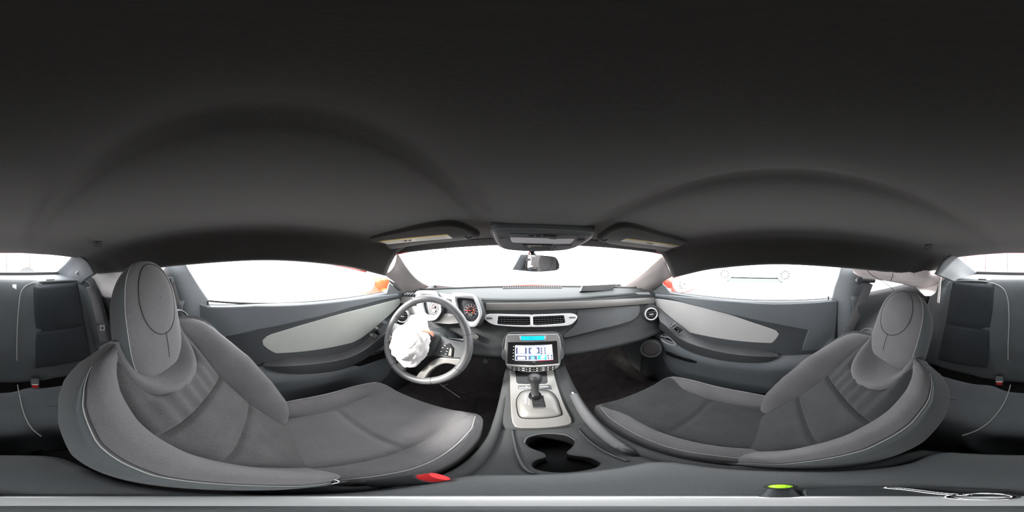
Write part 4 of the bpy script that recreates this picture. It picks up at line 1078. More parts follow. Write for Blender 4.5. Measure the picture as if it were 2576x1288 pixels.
    for v in ts:
        y = v * Lc; W = Wc * lin([(0, .93), (.3, 1.0), (.75, 1.0), (.92, .93), (1, .82)], v)
        b = bh * lin([(0, .55), (.2, 1.0), (.65, 1.0), (.9, .45), (1, .1)], v)
        dr = lin([(0, -.012), (.08, 0), (.85, 0), (.93, -.006), (.98, -.026), (1, -.05)], v)
        bot = -.13 + .03 * max(0, v - .8) / .2
        pts = [(-1, -.05), (-1.0, b * .3 - .005), (-.96, b * .8), (-.87, b), (-.76, b * .86), (-.66, b * .4), (-.60, .0), (-.56, -.016), (0, -.018), (.56, -.016), (.60, 0),
               (.66, b * .4), (.76, b * .86), (.87, b), (.96, b * .8), (1.0, b * .3 - .005), (1, -.05), (.98, bot * .9), (.9, bot), (0, bot), (-.9, bot), (-.98, bot * .9)]
        rings.append([Q(f * W, y, h + (dr if h > bot * .8 else 0)) for f, h in pts])
    R4 = [cr(r, 66, True) for r in rings]
    obj('cushion', M().loft(R4), FAB, t, angle=180)
    rws = []
    for i in range(56):
        v = .03 + .93 * i / 55; y = v * Lc
        W = Wc * lin([(0, .56), (.5, .60), (.72, .66), (.9, .84), (1, .76)], v)
        g = math.exp(-((v - .46) / .016) ** 2) * .011
        dr = lin([(0, -.012), (.08, 0), (.85, 0), (.93, -.006), (.98, -.026), (1, -.05)], v)
        row = []
        for j in range(33):
            f = -1 + j / 16; e_ = max(0, 1 - abs(f) ** 8)
            b = bh * lin([(0, .55), (.2, 1.0), (.65, 1.0), (.9, .45), (1, .1)], v)
            ff = abs(f) * W / (Wc * lin([(0, .93), (.3, 1.0), (.75, 1.0), (.92, .93), (1, .82)], v))
            hb = max(0, lin([(0, 0), (.60, 0), (.66, b * .4), (.76, b * .86), (.87, b), (.96, b * .8)], ff))
            row.append(Q(f * W, y, hb + .008 * e_ - .004 * (1 - e_) - g * e_ + dr))
        rws.append(row)
    obj('cushion_panel', M().grid(rws), FABD if side > 0 else FAB, t, angle=180)
    for sgn in (-1, 1):
        pts = []
        for i in range(40):
            v = .04 + .86 * i / 39; y = v * Lc; W = Wc * lin([(0, .93), (.3, 1.0), (.75, 1.0), (.92, .93), (1, .82)], v)
            b = bh * lin([(0, .55), (.2, 1.0), (.65, 1.0), (.9, .45), (1, .1)], v)
            dr = lin([(0, -.012), (.08, 0), (.85, 0), (.93, -.006)], v)
            pts.append(Q(sgn * .905 * W, y, b * .955 + dr + .001))
        obj('seam', M().tube(pts, .0011, 5), PIPE, t)
    # base and side cover
    obj('seat_base', M().loft([[V(cq + x * Wc, y, z) for x, y in ((-.9, y0 + .02), (.9, y0 + .02), (.9, y0 + Lc * .86), (-.9, y0 + Lc * .86))] for z in (-.94, zr - .10)]), RUB, t)
    for sgn in (-1, 1):
        obj('hinge_cover', M().lathe([(.0, .012), (.035, .010), (.045, 0), (.045, -.02)], P(sgn * (W0 * .19 + .004), .0, -.03), (sgn, 0, 0), 24), PLA, t, angle=180)
    if side < 0:
        obj('recliner_lever', M().tube([ax(700, 1024, cx - .205), ax(738, 1017, cx - .205)], (.009, .006), 10), SILD, t, angle=60)
        obj('side_bracket', M().tube(cr([az(806, 1208, .452), az(835, 1207, .452), az(848, 1212, .450), az(830, 1217, .448)], 14), .0028, 8), CHR, t, angle=180)
    # belt guide loop on the outer shoulder
    so = side
    g0 = [P(so * .105, .545, .0), P(so * .11, .575, -.01), P(so * .15, .578, -.015), P(so * .185, .56, -.02), P(so * .200, .53, -.02), P(so * .205, .505, -.012)]
    obj('belt_guide', M().tube(cr(g0, 24), [(.012 - .008 * i / 23, .0035) for i in range(24)], 8), PLG, t, angle=180)
    return t
front_seat('driver_chair', "driver's grey cloth bucket seat behind the steering wheel", -.325, .05, -.66, 31, 1.0,
           (-.01, .44, -.655, -.615, .215, .040), (.452, .718, .094, .050, -.044, .100), -1)
front_seat('passenger_chair', 'reclined charcoal cloth bucket seat on the passenger side', .330, .055, -.725, 41, 1.03,
           (-.0, .495, -.715, -.682, .208, .036), (.505, .752, .108, .056, -.045, .095), 1)


# ------------------------------------------------------------------ rear seat
rs = thing('rear_bench', 'dark blue-grey cloth rear bench with two scooped seats and pale piping', 'rear bench seat', V(0, -.7, -.9))
FR = Frame(V(0, -.80, -.405), (-1, 0, 0), (0, -.468, .884))
B0, B1 = -.29, .292
rows_ = []
for i in range(30):
    b = B0 + (B1 - B0) * i / 29; row = []
    for j in range(49):
        a = -.575 + 1.15 * j / 48
        x = abs(a)
        side_ = .030 * math.exp(-((x - .53) / .05) ** 2) + .012 * math.exp(-(x / .12) ** 2)
        h = side_ + .006 * math.sin(PI * i / 29)
        if i > 25: h -= .012 * ((i - 25) / 4) ** 2
        if .205 < x < .50: h -= .022 * min(1, (x - .205) / .02, (.50 - x) / .02)
        if i < 10: h -= .055 * ((10 - i) / 10) ** 1.6
        row.append(FR.pt(a, b, h))
    rows_.append(row)
top = [[p + Vector((0, -.02, .004)) for p in rows_[-1]], [p + Vector((0, -.06, -.004)) for p in rows_[-1]]]
obj('backrest', M().grid(rows_ + top), FABR, rs, solid=.02, soff=0, angle=180)
for nm, tl, tr_, br, bl, g0_, g1_ in (('l', (83, 723), (193, 713), (228, 900), (90, 925), (87, 832), (212, 817)), ('r', (2399, 711), (2503, 719), (2486, 925), (2362, 905), (2383, 812), (2496, 829))):
    A = [Vector((*FR.ab(*q), 0)) for q in (tl, tr_, br, bl)]
    ga = (Vector((*FR.ab(*g0_), 0)) - A[0]).length / (A[3] - A[0]).length; gb = (Vector((*FR.ab(*g1_), 0)) - A[1]).length / (A[2] - A[1]).length
    rws = []
    for i in range(44):
        v = i / 43; row = []
        for j in range(25):
            q = j / 24
            p = A[0].lerp(A[3], v).lerp(A[1].lerp(A[2], v), q)
            gg = ga + (gb - ga) * q
            ed = min(1, min(q, 1 - q) / .05) * min(1, min(v, 1 - v) / .03)
            h = .026 + .010 * ed ** .5 - .017 * math.exp(-((v - gg) / .012) ** 2) * ed + .006 * math.sin(PI * min(1, v / gg if v < gg else (v - gg) / (1 - gg)))
            x = abs(p.x)
            h += .0 + .020 * math.exp(-((x - .53) / .05) ** 2) + .008 * math.exp(-(x / .12) ** 2) - .006
            row.append(FR.pt(p.x, p.y, h - .010))
        rws.append(row)
    obj('backrest_panel', M().grid(rws), FABRD, rs, angle=180, label='darker scooped back panel')
for pts in ([(42, 905), (42, 860), (44, 805), (50, 746), (58, 728), (70, 718), (98, 710), (163, 705), (198, 707), (214, 715), (222, 730)],
            [(2538, 905), (2538, 868), (2540, 810), (2538, 763), (2532, 740), (2524, 728), (2505, 716), (2470, 708), (2412, 707), (2395, 711), (2386, 722)]):
    P_ = []
    for p in pts:
        a, b = FR.ab(*p); x = abs(a); b = min(b, B1 - .004)
        P_.append(FR.pt(a, b, .032 * math.exp(-((x - .53) / .05) ** 2) + .014 * math.exp(-(x / .12) ** 2) + .018 - (.010 if b > B1 - .03 else 0)))
    obj('piping', M().tube(cr(P_, 50), .0022, 6), PIPE, rs)
tp = [(0, 0)]
rws = []
for y, z in ((-.610, -.74), (-.605, -.675), (-.59, -.655), (-.52, -.665), (-.42, -.660), (-.375, -.665), (-.352, -.685), (-.345, -.74), (-.36, -.94)):
    rws.append([V(x, y + (.03 * (abs(x) < .1)), z + .016 * math.exp(-((abs(x) - .07) / .07) ** 2) + .012 * math.exp(-((abs(x) - .56) / .05) ** 2)) for x in [-.575 + 1.15 * i / 20 for i in range(21)]])
obj('cushion', M().grid(surf(rws, 36, 60)), FABR, rs, solid=.02, soff=0, angle=180)
for pts in ([(44, 968), (48, 990), (60, 1040), (78, 1075), (104, 1098)], [(2542, 968), (2530, 1005), (2500, 1050), (2462, 1080), (2420, 1096)]):
    obj('piping', M().tube(cr([az(*p, 1 - .632) for p in pts], 30), .0018, 6), PIPE, rs)
for pts in ([(120, 1022), (160, 1020)], [(2405, 1005), (2370, 1003)]):
    obj('cushion_seam', M().tube([az(*p, 1 - .645) for p in pts], .0014, 5), RUB, rs)
bt = obj('child_seat_tab', M().fbox(FR, *sorted((FR.ab(31, 725)[0], FR.ab(41, 725)[0])), FR.ab(36, 731)[1], FR.ab(36, 718)[1], .014, .018), WHP, rs, bevel=.001)

# ------------------------------------------------------------------ belts and buckles
def buckle(name, label, p, d, sc_=1.0, pale=False):
    b = thing(name, label, 'seat belt buckle', p)
    d = Vector(d).normalized(); F = Frame(p, Vector((1, 0, 0)) - d * d.x, d)
    obj('body', M().fbox(F, -.013 * sc_, .013 * sc_, -.05 * sc_, .0, -.008, .008), PLA, b, bevel=.003)
    obj('release_button', M().fbox(F, -.011 * sc_, .011 * sc_, -.004, .006, -.0065, .0075), REDP, b, bevel=.0015, label='red release button')
    obj('stalk', M().fbox(F, -.007, .007, -.11, -.05, -.003, .003), RUB, b)
    return b
pb = az(88, 971, 1 - .630)
def rear_buckle(label, p, tilt):
    b = thing('seat_belt_buckle', label, 'seat belt buckle', p)
    nn = (CAM - p).normalized(); F = Frame(p, nn.cross(Vector((0, 0, 1))) * -1, (0, 0, 1))
    F = Frame(p, Vector((0, 0, 1)).cross(nn), Vector((0, 0, 1)))
    obj('body', M().fbox(F, -.017, .017, -.026, .014, -.045, .0), PLA, b, bevel=.003)
    obj('release_button', M().fbox(F, -.011, .011, -.012, .009, -.01, .003), REDP, b, bevel=.0015, label='red release button')
    obj('rim', M().fbox(F, -.013, .013, .009, .0125, -.01, .002), WHP, b, bevel=.001)
rear_buckle("red buttoned belt buckle on the rear bench behind the driver's seat", pb, 0)
rear_buckle('red buttoned belt buckle on the rear bench behind the passenger seat', az(2514, 964, 1 - .632), 0)
# driver's buckle beside the console
p = az(1074, 1203.5, 1 - .558); q = az(1030, 1209, 1 - .575)
b = thing('seat_belt_buckle', "red buttoned belt buckle between the driver's seat and the armrest", 'seat belt buckle', p)
d_ = (p - q).normalized()
Fb = Frame(p, d_, d_.cross(Vector((1, 0, .2))).cross(d_) * -1)
obj('body', M().tube([p - d_ * .06, p - d_ * .02, p], [(.016, .009), (.018, .011), (.018, .011)], 12), PLA, b, angle=60)
obj('release_button', M().tube([p - d_ * .002, p + d_ * .016], [(.015, .0085), (.014, .007)], 12), REDP, b, angle=60, label='red release button')
obj('stalk', M().tube([p - d_ * .12 + Vector((0, 0, -.05)), p - d_ * .05], .006, 8), RUB, b)

def strap(pts, wdt, mt, parent, nm, facing):
    P_ = cr(pts, 24); rows_ = []
    for i, p_ in enumerate(P_):
        t_ = (P_[min(23, i + 1)] - P_[max(0, i - 1)]).normalized(); sd_ = t_.cross(Vector(facing)).normalized()
        rows_.append([p_ - sd_ * wdt / 2, p_, p_ + sd_ * wdt / 2])
    return obj(nm, M().grid(rows_), mt, parent, solid=.0016, angle=180)
b2 = thing('passenger_seat_belt', "grey seat belt running down the pillar behind the passenger's door", 'seat belt', V(.62, -.4, -.3))
strap([ax(2187, 712, .625), ax(2172, 750, .622), ax(2150, 800, .616), ax(2128, 846, .605), ax(2112, 890, .60)], .046, BELT, b2, 'webbing', (-1, 0, 0))
dr = ax(2178, 704, .628)
obj('guide_ring', M().tube([dr + Vector((-.01, .035, .002)), dr + Vector((-.012, 0, .0)), dr + Vector((-.01, -.04, -.004))], .014, 12), PLA, b2, angle=60)
obj('guide_bolt', M().lathe([(.0, .012), (.016, .010), (.018, 0), (.018, -.01)], dr + Vector((-.012, .042, .002)), (-1, 0, 0), 18), PLA, b2)
b1 = thing('driver_seat_belt', "dark seat belt behind the driver's head restraint at the door pillar", 'seat belt', V(-.62, -.4, -.3))
strap([ax(426, 706, -.635), ax(436, 745, -.63), ax(448, 790, -.625), ax(462, 830, -.615)], .046, BELT, b1, 'webbing', (1, 0, 0))
dl = ax(424, 702, -.632)
obj('guide_ring', M().tube([dl + Vector((.01, .03, .0)), dl + Vector((.01, -.04, -.003))], .014, 12), PLA, b1, angle=60)
b3 = thing('rear_seat_belt', "grey rear belt with a steel tongue behind the driver's seat", 'seat belt', V(-.6, -.8, -.3))
strap([ar(226, 720, .94), ar(240, 760, .91), ar(250, 800, .87), ar(262, 860, .82)], .045, BELT, b3, 'webbing', (.6, .8, .1))
Fq = Frame(ar(257, 818, .83), Vector((0, 0, 1)).cross((CAM - ar(257, 818, .83)).normalized()), (0, 0, 1))
tg = obj('tongue', ring_ab(Fq, [(-.012, -.032), (.014, -.032), (.014, .004), (-.012, .004)], [(-.006, -.026), (.008, -.026), (.008, -.008), (-.006, -.008)], 40, 0, 0, h=.004, d=-.002), SILB, b3, label='steel tongue')
obj('tongue_handle', M().fbox(Fq, -.026, .024, .004, .012, -.004, .004), PLG, b3, bevel=.002)
obj('tongue_stop', M().fbox(Fq, -.030, -.024, -.004, .018, -.003, .005), PLG, b3, bevel=.001)

# ------------------------------------------------------------------ deployed curtain airbags
def curtain(name, label, top, bot, mt, seed):
    rg = random.Random(seed)
    A = cr(top, 40); B = cr(bot, 40); rows_ = []
    for k in range(13):
        v = k / 12; row = []
        for i in range(40):
            p = A[i].lerp(B[i], v)
            inward = Vector((-p.x, 0, 0)).normalized()
            bul = .022 * math.sin(PI * v) + .010 * noise.noise(Vector((i * .22, v * 2.2, seed))) + .006 * noise.noise(Vector((i * .55, v * 5, seed + 3))) + .006 * abs(math.sin(i * .26 + v * .9))
            row.append(p + inward * bul)
        rows_.append(row)
    o = obj(name, M().grid(rows_), mt, None, solid=.003, angle=180)
    return tag(o, label, 'curtain airbag'), rows_
top = [ax(2130, 668, .62), ax(2200, 664, .60), ax(2280, 672, .58), ar(2350, 680, 1.02), ar(2388, 684, 1.10)]
bot = [ax(2146, 684, .62), ax(2172, 697, .60), ax(2246, 709, .59), ar(2330, 722, .98), ar(2390, 695, 1.12)]
c1, R5 = curtain('curtain_airbag', "pinkish deployed curtain airbag hanging above the passenger's head restraint", top, bot, CLOTHP, 11)
for pts in ([(2243, 672), (2246, 690), (2240, 708)], [(2298, 676), (2300, 690), (2294, 712)], [(2180, 676), (2190, 690), (2215, 705)]):
    obj('stitch_line', M().tube(cr([ax(*p, .561) if p[0] < 2270 else ar(*p, .895) for p in pts], 12), .0016, 5), BELT, c1)
fl = [[ax(2214, 703, .585), ax(2232, 716, .58), ax(2250, 730, .575)], [ax(2232, 704, .585), ax(2240, 716, .58), ax(2254, 730, .575)]]
tag(obj('tether_strap', M().tube(cr(fl[0], 10), (.004, .0015), 6), BELT, None), "thin tan strap under the passenger's curtain airbag", 'strap')
fb = [[ar(2300, 712, .93), ar(2330, 708, .98), ar(2366, 700, 1.06)], [ar(2310, 728, .93), ar(2336, 728, .98), ar(2362, 716, 1.05)], [ar(2326, 744, .94), ar(2342, 744, .98), ar(2356, 734, 1.03)]]
tag(obj('airbag_flap', M().grid(surf(fb, 14, 14)), CLOTHP, None, solid=.003, angle=180), 'loose lower flap of airbag cloth beside the rear quarter window', 'airbag cloth')
st = cr([ar(2365, 698, .92), ar(2363, 728, .91), ar(2360, 762, .90)], 12)
tag(obj('white_strap', M().grid([[p + Vector((-.009, .005, 0)) for p in st], [p + Vector((.011, -.005, 0)) for p in st]]), CLOTH, None, solid=.002, angle=180), 'white torn strap hanging beside the rear bench, passenger side', 'strap')
top = [ar(200, 680, .98), ax(245, 674, -.57), ax(305, 672, -.60), ax(350, 668, -.61), ax(420, 664, -.62)]
bot = [ar(203, 692, 1.0), ax(232, 727, -.575), ax(272, 751, -.60), ax(330, 748, -.61), ax(400, 735, -.62)]
curtain('curtain_airbag', "white deployed curtain airbag behind the driver's head restraint", top, bot, CLOTH, 23)
# ------------------------------------------------------------------ sun visors
FVS = Frame(V(-.35, .318, .0560), (1, 0, 0), (0, .13, -.04))
def visor(label, out, lab, clipx, pic):
    v = thing('sun_visor', label, 'sun visor', V(-.35 if out[0][0] < 1300 else .35, .38, .05))
    P = cr([FVS.see(*q) for q in out], 70, True)
    c = sum(P, Vector()) / 70
    obj('panel', M().loft([[c + (p - c) * k + FVS.n * h for p in P] for k, h in ((.93, -.001), (.985, .001), (1.0, .007), (.985, .013), (.93, .015))]), HEAD, v, angle=180)
    L = [FVS.see(*q, -.0014) for q in lab]
    lb = obj('warning_label', M().prism(L, FVS.n * .0008), LAB, v, label='cream paper warning label')
    top = [L[0], L[1], L[1].lerp(L[2], .22), L[0].lerp(L[3], .22)]
    obj('label_band', M().prism([p - FVS.n * .0004 for p in top], FVS.n * .0004), YEL, lb)
    for k in range(7):
        a, b_ = .36 + .022 * k, .48 + .3 * ((k * 37) % 10) / 10
        p = L[0].lerp(L[1], a).lerp(L[3].lerp(L[2], a), b_)
        obj('label_pictogram', M().box(p - FVS.n * .0006, (.006, .006 + .003 * (k % 3), .0004)), INK, lb)
    for k in range(4):
        a0_, a1_ = ((.04, .34) if k < 2 else (.56, .95)); b_ = .42 + .26 * (k % 2)
        p0 = L[0].lerp(L[1], a0_).lerp(L[3].lerp(L[2], a0_), b_); p1 = L[0].lerp(L[1], a1_).lerp(L[3].lerp(L[2], a1_), b_)
        obj('label_print', M().tube([p0 - FVS.n * .0005, p1 - FVS.n * .0005], (.0008, .0003), 4, up=FVS.n), PIPE, lb)
    cp = [FVS.see(clipx - 8, clipx_y(clipx) , -.006), FVS.see(clipx, clipx_y(clipx) + 3, -.010), FVS.see(clipx + 8, clipx_y(clipx), -.006)]
    obj('retainer_clip', M().tube(cr(cp, 10), .003, 8), PLG, v, angle=180)
    return v
clipx_y = lambda x: 597 if x < 1300 else 604
visor("driver's folded sun visor with a long cream warning label", [(914, 604), (1000, 586), (1060, 574), (1115, 567), (1150, 568), (1180, 577), (1208, 594), (1196, 601), (1150, 606), (1080, 613), (1030, 620), (985, 627), (974, 622), (965, 614), (938, 609)],
      [(953, 607), (1125, 589.7), (1139, 600), (976, 614.5)], 1178, None)
visor("passenger's folded sun visor with a bright cream warning label", [(1500, 603), (1534, 579), (1565, 570), (1604, 575), (1666, 593), (1740, 612), (1724, 620), (1693, 626), (1674, 633), (1655, 629), (1600, 623), (1542, 616), (1520, 609)],
      [(1576, 600), (1711, 618), (1690, 623.7), (1561, 607)], 1520, None)
# header trim across the top of the screen
hd = [[V(u * .50, .478 - .02 * u * u, .056 - .010 * u * u) for u in (-1, -.5, 0, .5, 1)], [V(u * .53, .535 - .055 * u * u, .040 - .028 * u * u) for u in (-1, -.5, 0, .5, 1)], [V(u * .53, .545 - .055 * u * u, .045 - .028 * u * u) for u in (-1, -.5, 0, .5, 1)]]
o = obj('trim_9', M().grid(surf(hd, 10, 24)), HEAD, solid=.006, soff=0, angle=180)
tag(o, 'dark cloth header strip along the top of the windscreen', kind='structure')
hp = [V(u * .55, .556 - .072 * u * u, .051 - .046 * u * u) for u in (-1, -.75, -.5, -.25, 0, .25, .5, .75, 1)]
o = obj('trim_10', M().tube(cr(hp, 30), (.016, .004), 8), REDC, angle=180)
tag(o, 'red painted roof edge above the windscreen', kind='structure')
# decal lettering on the screen, mostly hidden by the visor
FT = Frame(ay(1075, 622, .525), (1, .10, 0), (0, -.90, .40))
dc = thing('screen_decal', "row of grey-green letters at the windscreen's top edge by the driver's visor", 'decal', FT.P)
for ch, px in zip('UUSTEROT', (1026, 1041, 1055, 1070, 1084, 1098, 1114, 1128)):
    y = 630 - (px - 1026) * .092
    q = FT.see(px, y + 2, 0)
    text('letter', ch, Frame(q, FT.r, FT.u), 0, 0, .0, .070, GREENINK, dc, sx=.45)
# ------------------------------------------------------------------ overhead console
FO = Frame(V(0, .34, .052), (1, 0, 0), (0, .13, -.036))
oh = thing('overhead_console', 'grey overhead console with a clear map lamp above the mirror', 'overhead console', FO.P)
oc = [(1237, 584), (1243, 579.5), (1262, 577.5), (1350, 579), (1450, 583), (1488, 587), (1495, 590), (1492, 597), (1478, 607), (1458, 618), (1440, 625), (1410, 630), (1342, 632), (1287, 629), (1262, 624), (1250, 614), (1241, 598)]
Po = cr([FO.see(*q) for q in oc], 80, True); co = sum(Po, Vector()) / 80
obj('housing', M().loft([[co + (p - co) * k + FO.n * h for p in Po] for k, h in ((.90, -.003), (.97, -.001), (1.0, .004), (1.03, .02))]), PLG, oh, angle=180)
obj('housing_rim', M().tube([co + (p - co) * 1.005 + FO.n * .003 for p in Po], .0016, 6, closed=True), DOORP, oh)
tpl = lambda nm, pts, h, mt, par, **k: obj(nm, M().prism([FO.see(*q, -.004 - h) for q in pts], FO.n * .003), mt, par, **k)
ln = tpl('map_lamp', [(1284, 598), (1330, 599), (1400, 601), (1446, 601.5), (1441, 608), (1434, 613.5), (1400, 614), (1330, 612.5), (1290, 610.5), (1286, 607)], .001, LENS, oh, bevel=.001, label='pale translucent map lamp lens')
tpl('lamp_surround', [(1282, 588), (1340, 589), (1410, 591), (1456, 593), (1446, 601), (1400, 600.5), (1330, 598.5), (1284, 597)], .0005, PLA, oh, bevel=.001)
for x0 in (1330, 1348, 1366, 1384):
    tpl('lamp_switch', [(x0, 593), (x0 + 14, 593.5), (x0 + 13, 598), (x0, 597.5)], .002, GLOS, oh, bevel=.0008)
tpl('lamp_latch', [(1382, 595), (1402, 596), (1399, 603), (1380, 601)], .003, PLA, oh, bevel=.001)
for x0 in (1256, 1262, 1268):
    tpl('microphone_slot', [(x0, 599), (x0 + 3, 599), (x0 + 4, 603), (x0 + 1, 603)], .001, DOORP, oh)
for x0 in (1454, 1460, 1466):
    tpl('microphone_slot', [(x0 + 2, 602.5), (x0 + 5, 602.5), (x0 + 2, 607.5), (x0 - 1, 607.5)], .001, GLOS, oh)
ind = tpl('airbag_indicator', [(1314, 616), (1390, 617), (1386, 628.5), (1322, 629), (1313, 624)], .001, GLOS, oh, bevel=.001)
Fi = Frame(FO.see(1345, 618.6, -.0054), FO.r, FO.u * -1)
Fi = Frame(FO.see(1345, 618.0, -.0056), FO.r, -FO.u)
text('indicator_text', 'PASSENGER AIR BAG', Fi, 0, 0, .0002, .0040, AMBT, oh)
Fi2 = Frame(FO.see(1332.5, 621.4, -.0056), FO.r, -FO.u)
text('indicator_text', 'OFF', Fi2, 0, 0, .0002, .0040, AMBT, oh)
tpl('service_button', [(1400, 618), (1440, 618.5), (1432, 625), (1394, 627)], .001, PLG, oh, bevel=.001)
# ------------------------------------------------------------------ rear view mirror
FM = Frame(ay(1333, 661, .575), (1, -.30, 0), (0, -.03, 1))
rv = thing('rear_view_mirror', 'frameless rear view mirror hanging before the windscreen', 'mirror', FM.P)
ml = [(1258.5, 666), (1261, 654), (1269, 644.5), (1290, 642), (1324, 641), (1360, 643), (1388, 645.5), (1399, 649), (1404, 658), (1407.5, 669), (1404, 677), (1391, 680.5), (1349, 683), (1312, 680), (1285, 677), (1262, 673)]
Pm = cr([FM.see(*q) for q in ml], 60, True); cm = sum(Pm, Vector()) / 60
obj('shell', M().loft([[cm + (p - cm) * k + FM.n * h for p in Pm] for k, h in ((1.0, .0), (1.0, -.008), (.9, -.022), (.5, -.032))]), PLG, rv, angle=50)
obj('glass', M().loft([[cm + (p - cm) * k + FM.n * h for p in Pm] for k, h in ((1.0, .0), (.985, .0018))]), MIRR, rv, angle=30, label='silvered mirror glass')
obj('glass_rim', M().tube([cm + (p - cm) * 1.0 + FM.n * .0006 for p in Pm], .0012, 6, closed=True), SIL, rv)
obj('mirror_button', M().ball(FM.see(1331, 677.5, .002), .0022, .0022, .001, 6, 10), mat('blue_lamp', (.15, .35, 1.0), .4, emit=.9), rv)
obj('mirror_button', M().ball(FM.see(1345, 677.5, .002), .0016, .0016, .001, 6, 10), PLG, rv)
obj('stem', M().tube(cr([FM.see(1342, 652, -.025), FM.see(1342, 640, -.02), FO.see(1341, 628, .01) + Vector((0, .06, 0))], 12), [.011] * 5 + [.009] * 7, 12), GLOS, rv, angle=180)
obj('stem_cable', M().tube(cr([FM.see(1335, 646, -.02), FM.see(1331, 638, -.01), FM.see(1334, 631, -.0)], 10), .0028, 8), REDC, rv, label='red cable')
# coat hooks
for lab, px, py, r in (("small dark coat hook in the headliner behind the driver's seat", 246, 614, .62), ('small dark coat hook in the headliner behind the passenger seat', 2336, 621, .70)):
    p = ar(px, py, r); dv = (CAM - p).normalized(); F = Frame(p, Vector((0, 0, 1)).cross(dv), (0, 0, 1))
    h = thing('coat_hook', lab, 'coat hook', p)
    obj('plate', M().fbox(F, -.016, .016, -.010, .012, -.02, -.004), PLA, h, bevel=.004)
    obj('hook', M().tube(cr([F.pt(-.006, .006, -.006), F.pt(0, -.002, .006), F.pt(.008, -.006, .008), F.pt(.012, .0, .004)], 12), .003, 8), PLG, h, angle=180)

# ------------------------------------------------------------------ footwell
def pedal(name, label, pts, Y, mt, nrib, armup):
    c = sum((ay(*q, Y) for q in pts), Vector()) / len(pts)
    t = thing(name, label, 'pedal', c)
    P = [ay(q[0], q[1], Y + (.02 if i < 2 else 0)) for i, q in enumerate(pts)]
    nn = (P[1] - P[0]).cross(P[3] - P[0]).normalized()
    if nn.y > 0: nn = -nn
    obj('pad', M().prism(rounded(P, .006), -nn * .010), RUB, t, bevel=.002)
    for k in range(nrib):
        v = (k + .5) / nrib
        obj('tread_rib', M().tube([P[0].lerp(P[1], v) + nn * .002 - (P[0] - P[3]) * .08, P[3].lerp(P[2], v) + nn * .002 + (P[0] - P[3]) * .08], .0024, 6), mt, t)
    obj('arm', M().tube(cr([c - nn * .008, c + Vector((0, .06, .06)), c + Vector((0, .11, .22))], 10), (.012, .005), 8), RUB, t, angle=180)
pedal('accelerator_pedal', 'narrow ribbed accelerator pedal beside the console', [(1221.5, 893), (1235, 893), (1227, 915.5), (1213, 914.5)], .90, SILB, 6, .2)
pedal('brake_pedal', 'ribbed brake pedal half hidden by the steering wheel rim', [(1176, 890), (1192, 891), (1186, 905), (1174, 906)], .87, SILB, 5, .2)
fm = [az(*q, .068) for q in [(1050, 972), (1078, 930), (1120, 916), (1200, 918), (1222, 926), (1205, 960), (1196, 1010), (1188, 1040), (1100, 1010)]]
o = thing('floor_mat', "worn dark carpet mat in the driver's footwell", 'floor mat', az(1140, 960, .064))
obj('mat', M().prism([az(*q, .066) for q in [(1040, 985), (1072, 935), (1115, 917), (1200, 919), (1226, 926), (1208, 962), (1198, 1010), (1190, 1045), (1100, 1010)]], (0, 0, -.008)), CARP, o, bevel=.002)
obj('heel_pad', M().prism(cr([az(*q, .0675) for q in [(1155, 931), (1185, 930), (1206, 937), (1209, 945), (1200, 965), (1188, 981), (1172, 989), (1150, 985), (1128, 976), (1120, 968), (1138, 950)]], 40, True), (0, 0, -.003)), MATT, o, bevel=.001)
c_ = thing('white_cable_tie', "thin white cable tie lying on the driver's floor mat", 'cable tie', az(1115, 972, .07))
obj('tail', M().tube(cr([az(*q, .073) for q in [(1098, 960), (1115, 971.5), (1136, 986), (1157, 1000)]], 16), (.0028, .0012), 6), WHP, c_)
obj('loop', M().tube(cr([az(*q, .074) for q in [(1115, 971.5), (1132, 962), (1145, 949), (1153, 937)]], 16), (.0020, .0012), 6), WHP, c_)
obj('head', M().box(az(1115, 972, .074), (.010, .008, .005)), WHP, c_, bevel=.001)
c_ = thing('pedal_bracket', 'pale bracket on the floor under the steering wheel rim', 'bracket', az(1175, 925, .09))
obj('strut', M().tube([az(1174, 908, .12), az(1179, 927, .08)], (.007, .003), 8), SILD, c_)
obj('foot', M().box(az(1172, 929, .075), (.05, .02, .012)), PLA, c_, bevel=.002)

# ------------------------------------------------------------------ camera support standing on the armrest
LT = 1 - .547
tri = thing('camera_base', 'round pale camera base plate standing on the armrest lid', 'camera stand', Vector((CAM.x, 0, LT)))
obj('base_plate', M().lathe([(.0, .012), (.024, .012), (.048, .009), (.053, .006), (.054, .0), (.054, -.002)], Vector((CAM.x, 0, LT)), (0, 0, 1), 48), SILB, tri, angle=60)
obj('socket', M().lathe([(.0, .014), (.018, .014), (.020, .011)], Vector((CAM.x, 0, LT)), (0, 0, 1), 28), PLG, tri, angle=60)
arm_end = az(1963, 1224, LT + .010)
obj('level_arm', M().tube([Vector((CAM.x + .03, 0, LT + .006)), arm_end - Vector((0, 0, .004))], (.007, .003), 12), PLA, tri, angle=60)
lv = obj('bubble_level', M().lathe([(.0, .006), (.0055, .005), (.0065, .003), (.0068, .000)], arm_end, (0, 0, 1), 28), LIME, tri, angle=60, label='round lime green bubble level')
obj('level_ring', M().lathe([(.0068, .0045), (.0086, .004), (.009, .000)], arm_end, (0, 0, 1), 28), RUB, lv)
obj('level_bubble', M().lathe([(.0, .0068), (.003, .0065), (.0035, .0058)], arm_end, (0, 0, 1), 18), mat('level_bubble', (.62, .95, .05), .2), lv)
cz = LT + .006
cb = [az(2030, 1226, cz), az(2160, 1223, cz), az(2330, 1226, cz), az(2480, 1232, cz), az(2570, 1240, cz), az(2570, 1258, cz), az(2300, 1262, cz), az(2040, 1258, cz)]
obj('clamp_body', M().prism(cr(cb, 40, True), (0, 0, -.006)), PLA, tri, bevel=.002)
